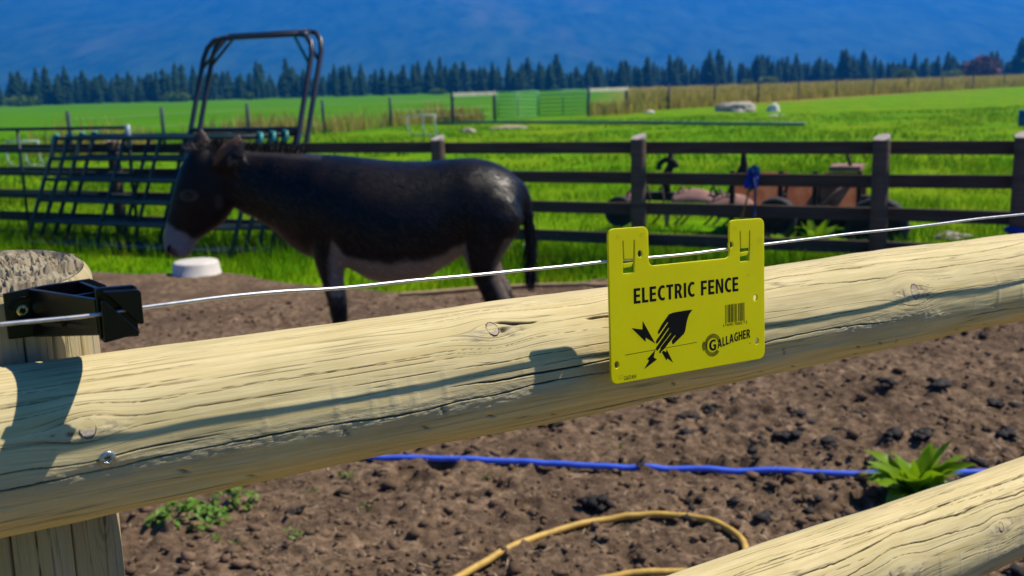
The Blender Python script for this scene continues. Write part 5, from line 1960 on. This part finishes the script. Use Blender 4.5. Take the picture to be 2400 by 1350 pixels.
E_ = E_.reshape(-1, 2)
deg = np.maximum(np.bincount(E_.ravel(), minlength=nv), 1)
e0 = proj(V)
wgt = np.where((e0[:, 1] < 372) & (e0[:, 0] < 580) & ((e0[:, 0] > 505) | (e0[:, 1] < 340)), 0.10, 0.5)[:, None]
for it in range(16):
    acc = np.stack([np.bincount(E_[:, 0], V[E_[:, 1], k], nv) + np.bincount(E_[:, 1], V[E_[:, 0], k], nv) for k in range(3)], 1) / deg[:, None]
    V = V + (acc - V) * wgt
bme.vertices.foreach_set('co', V.astype(np.float32).ravel())
bme.update()
flatV = V.copy()
flatV[:, 1] = YD
S = proj(flatV)                                              # side-view coordinates of every vertex
sx_, sy_ = S[:, 0], S[:, 1]
sm = lambda e0, e1, t_: np.clip((t_ - e0) / (e1 - e0), 0, 1) ** 2 * (3 - 2 * np.clip((t_ - e0) / (e1 - e0), 0, 1))
nz = fbm(sx_ * 0.03, sy_ * 0.03, 901, 4)
colr = np.tile(np.array([0.0014, 0.0010, 0.0013]), (nv, 1))
br = sm(-0.15, 0.35, nz + 0.25 * (np.abs(sy_ - 430) < 60))
colr = colr * (1 - br[:, None]) + np.array([0.0085, 0.0050, 0.0042]) * br[:, None]


def blend(mask, c_):
    global colr
    colr = colr * (1 - mask[:, None]) + np.array(c_) * mask[:, None]


headm = sm(640, 600, sx_) * 1.0
muz = sm(-7, 7, (sy_ - (514 + (sx_ - 385) * 0.52)) + 10 * nz) * sm(480, 462, sx_) * (sy_ < 640)
blend(muz, (0.22, 0.22, 0.25))
nose = sm(24, 12, np.hypot((sx_ - 408) * 1.15, sy_ - 594))
blend(nose * 0.9, (0.055, 0.045, 0.045))
belly = sm(-8, 10, sy_ - np.interp(sx_, [770, 795, 830, 880, 960, 1050, 1075, 1095, 1110], [640, 552, 580, 592, 592, 578, 562, 552, 640]) + 12 * nz) * sm(778, 798, sx_) * sm(1108, 1096, sx_) * sm(700, 690, sy_)
legm = (np.abs(V[:, 1] - YD) > 0.055) & (V[:, 2] < 0.63) & ((sx_ < 818) | (sx_ > 1090))
blend(belly * np.where(legm, 0.15, 1), (0.27, 0.225, 0.19))
chest = sm(-6, 4, sy_ - np.interp(sx_, [640, 700, 745], [528, 585, 622])) * (sx_ > 640) * (sx_ < 745) * (sy_ < 640)
blend(chest * 0.6, (0.16, 0.13, 0.11))
butt = sm(-10, 0, sx_ - np.interp(sy_, [540, 600, 640, 700], [1190, 1162, 1156, 1182])) * (sy_ > 545) * (sy_ < 690) * (sx_ < 1206)
blend(butt * 0.65, (0.25, 0.19, 0.14))
inthigh = sm(0.13, 0.05, np.abs(V[:, 1] - YD)) * (V[:, 2] < 0.75) * (sx_ > 1080) * (sx_ < 1200)
blend(inthigh * 0.8, (0.30, 0.25, 0.21))
re = np.hypot((sx_ - 456) / 1.75, sy_ - 454)
ering = sm(7, 9, re) * sm(15, 11, re)
blend(ering * 0.7, (0.10, 0.085, 0.075))
e1_ = proj(V)
ear_in_lit = sm(20, 8, e1_[:, 1] - (376 - (e1_[:, 0] - 500) * 0.95)) * (e1_[:, 0] > 500) * (e1_[:, 0] < 575) * (e1_[:, 1] < 400) * (V[:, 1] < YD - 0.06)
blend(ear_in_lit * 0.9, (0.24, 0.095, 0.03))  # orange ear lining with its sunlit top edge put into the coat colour
ear_f = (V[:, 1] > YD + 0.03) * sm(352, 340, e1_[:, 1]) * (e1_[:, 0] < 500) * (e1_[:, 0] > 452)
blend(ear_f * 0.6, (0.13, 0.085, 0.065))
earb = sm(17, 6, np.hypot((e1_[:, 0] - 532) * 0.8, e1_[:, 1] - 388) + 40 * nz) * (V[:, 1] < YD - 0.06)
blend(earb * 0.6, (0.26, 0.21, 0.15))
lit_crest = sm(14, 3, sy_ - np.interp(sx_, [480, 548, 622, 703, 800], [346, 349, 356, 360, 365])) * (sx_ > 540) * (sx_ < 760)
blend(lit_crest * 0.5, (0.07, 0.058, 0.055))  # paler tint stands in for the sunlit rim along the neck
cheek = sm(16, 4, np.hypot((sx_ - 524) * 1.3, (sy_ - 470) * 0.6))
blend(cheek * 0.25, (0.16, 0.13, 0.12))
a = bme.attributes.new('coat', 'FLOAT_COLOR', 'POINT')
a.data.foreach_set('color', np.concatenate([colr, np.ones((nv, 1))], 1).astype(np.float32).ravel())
bme.polygons.foreach_set('use_smooth', np.ones(len(bme.polygons), dtype=bool))
bme.materials.clear()
M_COAT = Mat('donkey_coat', 0.42, 0.20)
fur = M_COAT.noise(M_COAT.coord('Object', (24, 24, 50)), 1.0, 6, 0.7)
fur2 = M_COAT.noise(M_COAT.coord('Object', (140, 140, 330)), 1.0, 4, 0.7)
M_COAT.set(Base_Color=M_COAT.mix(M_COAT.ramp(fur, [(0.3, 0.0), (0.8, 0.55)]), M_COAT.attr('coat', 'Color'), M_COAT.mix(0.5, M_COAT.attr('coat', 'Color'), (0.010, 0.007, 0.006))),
           Roughness=M_COAT.ramp(M_COAT.noise(M_COAT.coord('Object', (9, 9, 15)), 1.0, 5, 0.7), [(0.32, 0.27), (0.66, 0.48)]))
M_COAT.bump(M_COAT.math('ADD', fur, M_COAT.math('MULTIPLY', fur2, 0.35)), 0.42, 0.009)
donkey = thing('donkey', 'dark brown donkey with a pale muzzle standing side-on in the paddock', 'donkey', (on_y(960, 600, YD)[0], YD, 0.0))
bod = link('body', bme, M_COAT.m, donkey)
M_EYE = Mat('dark_eye', 0.08, 0.5, Base_Color=(0.006, 0.005, 0.005)).m
for sgn in (-1, 1):
    c_ = Vector(on_y(457, 453, YD))
    c_.y = YD + sgn * 0.088
    bm = bmesh.new()
    bmesh.ops.create_uvsphere(bm, u_segments=20, v_segments=12, radius=1)
    mb = MB()
    mb.add([c_ + Vector((v.co.x * 0.024, v.co.y * 0.018, v.co.z * 0.017)) for v in bm.verts], [[v.index for v in f_.verts] for f_ in bm.faces])
    bm.free()
    mb.build('eye', M_EYE, donkey, True)
    mb = MB()                                                # heavy upper lid with lashes
    mb.tube([c_ + Vector((0.026 * math.cos(t_), sgn * 0.014 - 0.0, 0.004 + 0.015 * math.sin(t_))) for t_ in np.linspace(0, math.pi, 10)], 0.006, 6)
    mb.build('eyelid', simple('eyelid_hide', (0.05, 0.04, 0.036), 0.6), donkey, True)
    c_ = Vector(on_y(404, 582, YD))
    c_.y = YD + sgn * 0.050
    mb = MB()
    mb.tube([c_ + Vector((0.012, 0, 0.024)), c_ + Vector((-0.002, sgn * 0.006, 0.008)), c_ + Vector((-0.004, sgn * 0.005, -0.012))], [0.005, 0.010, 0.006], 8)
    mb.build('nostril', simple('nostril_skin', (0.012, 0.010, 0.010), 0.6), donkey, True)


def hair(name, roots, dirs, length, width, mat):
    n = len(roots)
    roots, dirs = np.asarray(roots), np.asarray(dirs)
    dirs = dirs / np.linalg.norm(dirs, axis=1)[:, None]
    sd = RNG.normal(0, 1, (n, 3))
    sd -= dirs * (sd * dirs).sum(1)[:, None]
    sd = sd / np.linalg.norm(sd, axis=1)[:, None] * width / 2
    Lv = (dirs * np.asarray(length)[:, None])
    V = np.stack([roots - sd, roots + sd, roots + Lv * .6 + sd * .8, roots + Lv * .6 - sd * .8, roots + Lv], 1).reshape(-1, 3)
    i = np.arange(n) * 5
    tri = np.concatenate([np.stack([i, i + 1, i + 2], 1), np.stack([i, i + 2, i + 3], 1), np.stack([i + 3, i + 2, i + 4], 1)])
    return link(name, np_mesh(name, V, tri, smooth=False), mat, donkey)


# the short coat itself: hairs lying back and down over the hide
vn = np.empty(nv * 3, np.float32)
bme.vertices.foreach_get('normal', vn)
vn = vn.reshape(-1, 3).astype(float)
ok = np.where((sx_ > 560) & (V[:, 2] > 0.45) & (muz < 0.1))[0]
pick = RNG.choice(ok, 30000)
flow = np.stack([np.full(len(pick), 0.75), np.zeros(len(pick)), np.full(len(pick), -0.65)], 1) + RNG.normal(0, 0.22, (len(pick), 3))
flow[:, 0] += 0.9 * vnoise(sx_[pick] * 0.02, sy_[pick] * 0.03, 77)
N_ = vn[pick]
flow -= N_ * (flow * N_).sum(1)[:, None]
flow /= np.linalg.norm(flow, axis=1)[:, None]
tip = flow + N_ * RNG.uniform(0.05, 0.22, len(pick))[:, None]
ro = V[pick] + RNG.normal(0, 0.004, (len(pick), 3)) - N_ * 0.002
sd = np.cross(flow, N_) * 0.0017
ln_ = RNG.uniform(0.016, 0.034, len(pick))[:, None]
HV = np.stack([ro - sd, ro + sd, ro + tip * ln_], 1).reshape(-1, 3)
hm = np_mesh('coat_hair', HV, np.arange(3 * len(pick)).reshape(-1, 3), smooth=False, attrs={'coat': np.repeat(colr[pick], 3, 0) * np.repeat(RNG.uniform(0.7, 2.2, len(pick)), 3)[:, None]})
M_COATHAIR = Mat('donkey_coat_hair', 0.36, 0.6)
M_COATHAIR.set(Base_Color=M_COATHAIR.attr('coat', 'Color'))
hob = link('coat_hair', hm, M_COATHAIR.m, donkey)
hob['kind'] = 'stuff'
M_HAIR = simple('dark_hair', (0.016, 0.011, 0.009), 0.55, 0.4, var=0.4, scale=30)
t_ = RNG.random(1500)
mx_ = 480 + t_ * 220
my_ = np.interp(mx_, [480, 510, 548, 585, 622, 662, 703], [346, 345, 349, 353, 356, 358, 360])
ro = np.array([on_y(a, b + 4, YD) for a, b in zip(mx_, my_)])
ro[:, 1] += RNG.normal(0, 0.016, len(ro)) + 0.02
di = np.stack([RNG.normal(0.45, 0.25, len(ro)), RNG.normal(0.35, 0.3, len(ro)), np.full(len(ro), 0.8)], 1)
hair('mane', ro, di, RNG.uniform(0.03, 0.075, len(ro)), 0.004, M_HAIR)
n = 900
t_ = RNG.random(n)
cx_ = np.interp(t_, [0, .4, .75, 1], [1240, 1243, 1243, 1242])
cy_ = np.interp(t_, [0, .4, .75, 1], [500, 560, 610, 640])
ro = np.array([on_y(a, b, YD) for a, b in zip(cx_, cy_)])
ro[:, 0] += RNG.normal(0, 0.012, n)
ro[:, 1] += RNG.normal(0, 0.012, n)
di = np.stack([RNG.normal(0.02, 0.10, n), RNG.normal(0, 0.1, n), np.full(n, -1.0)], 1)
hair('tail_hair', ro, di, RNG.uniform(0.05, 0.13, n), 0.005, M_HAIR)
n = 160
fx = RNG.uniform(440, 492, n)
ro = np.array([on_y(a, 350 + (a - 466) * 0.05, YD) for a in fx])
ro[:, 1] += RNG.normal(0, 0.03, n)
di = np.stack([RNG.normal(-0.4, 0.3, n), RNG.normal(0, 0.3, n), RNG.normal(0.2, 0.4, n)], 1)
hair('forelock', ro, di, RNG.uniform(0.03, 0.06, n), 0.004, M_HAIR)
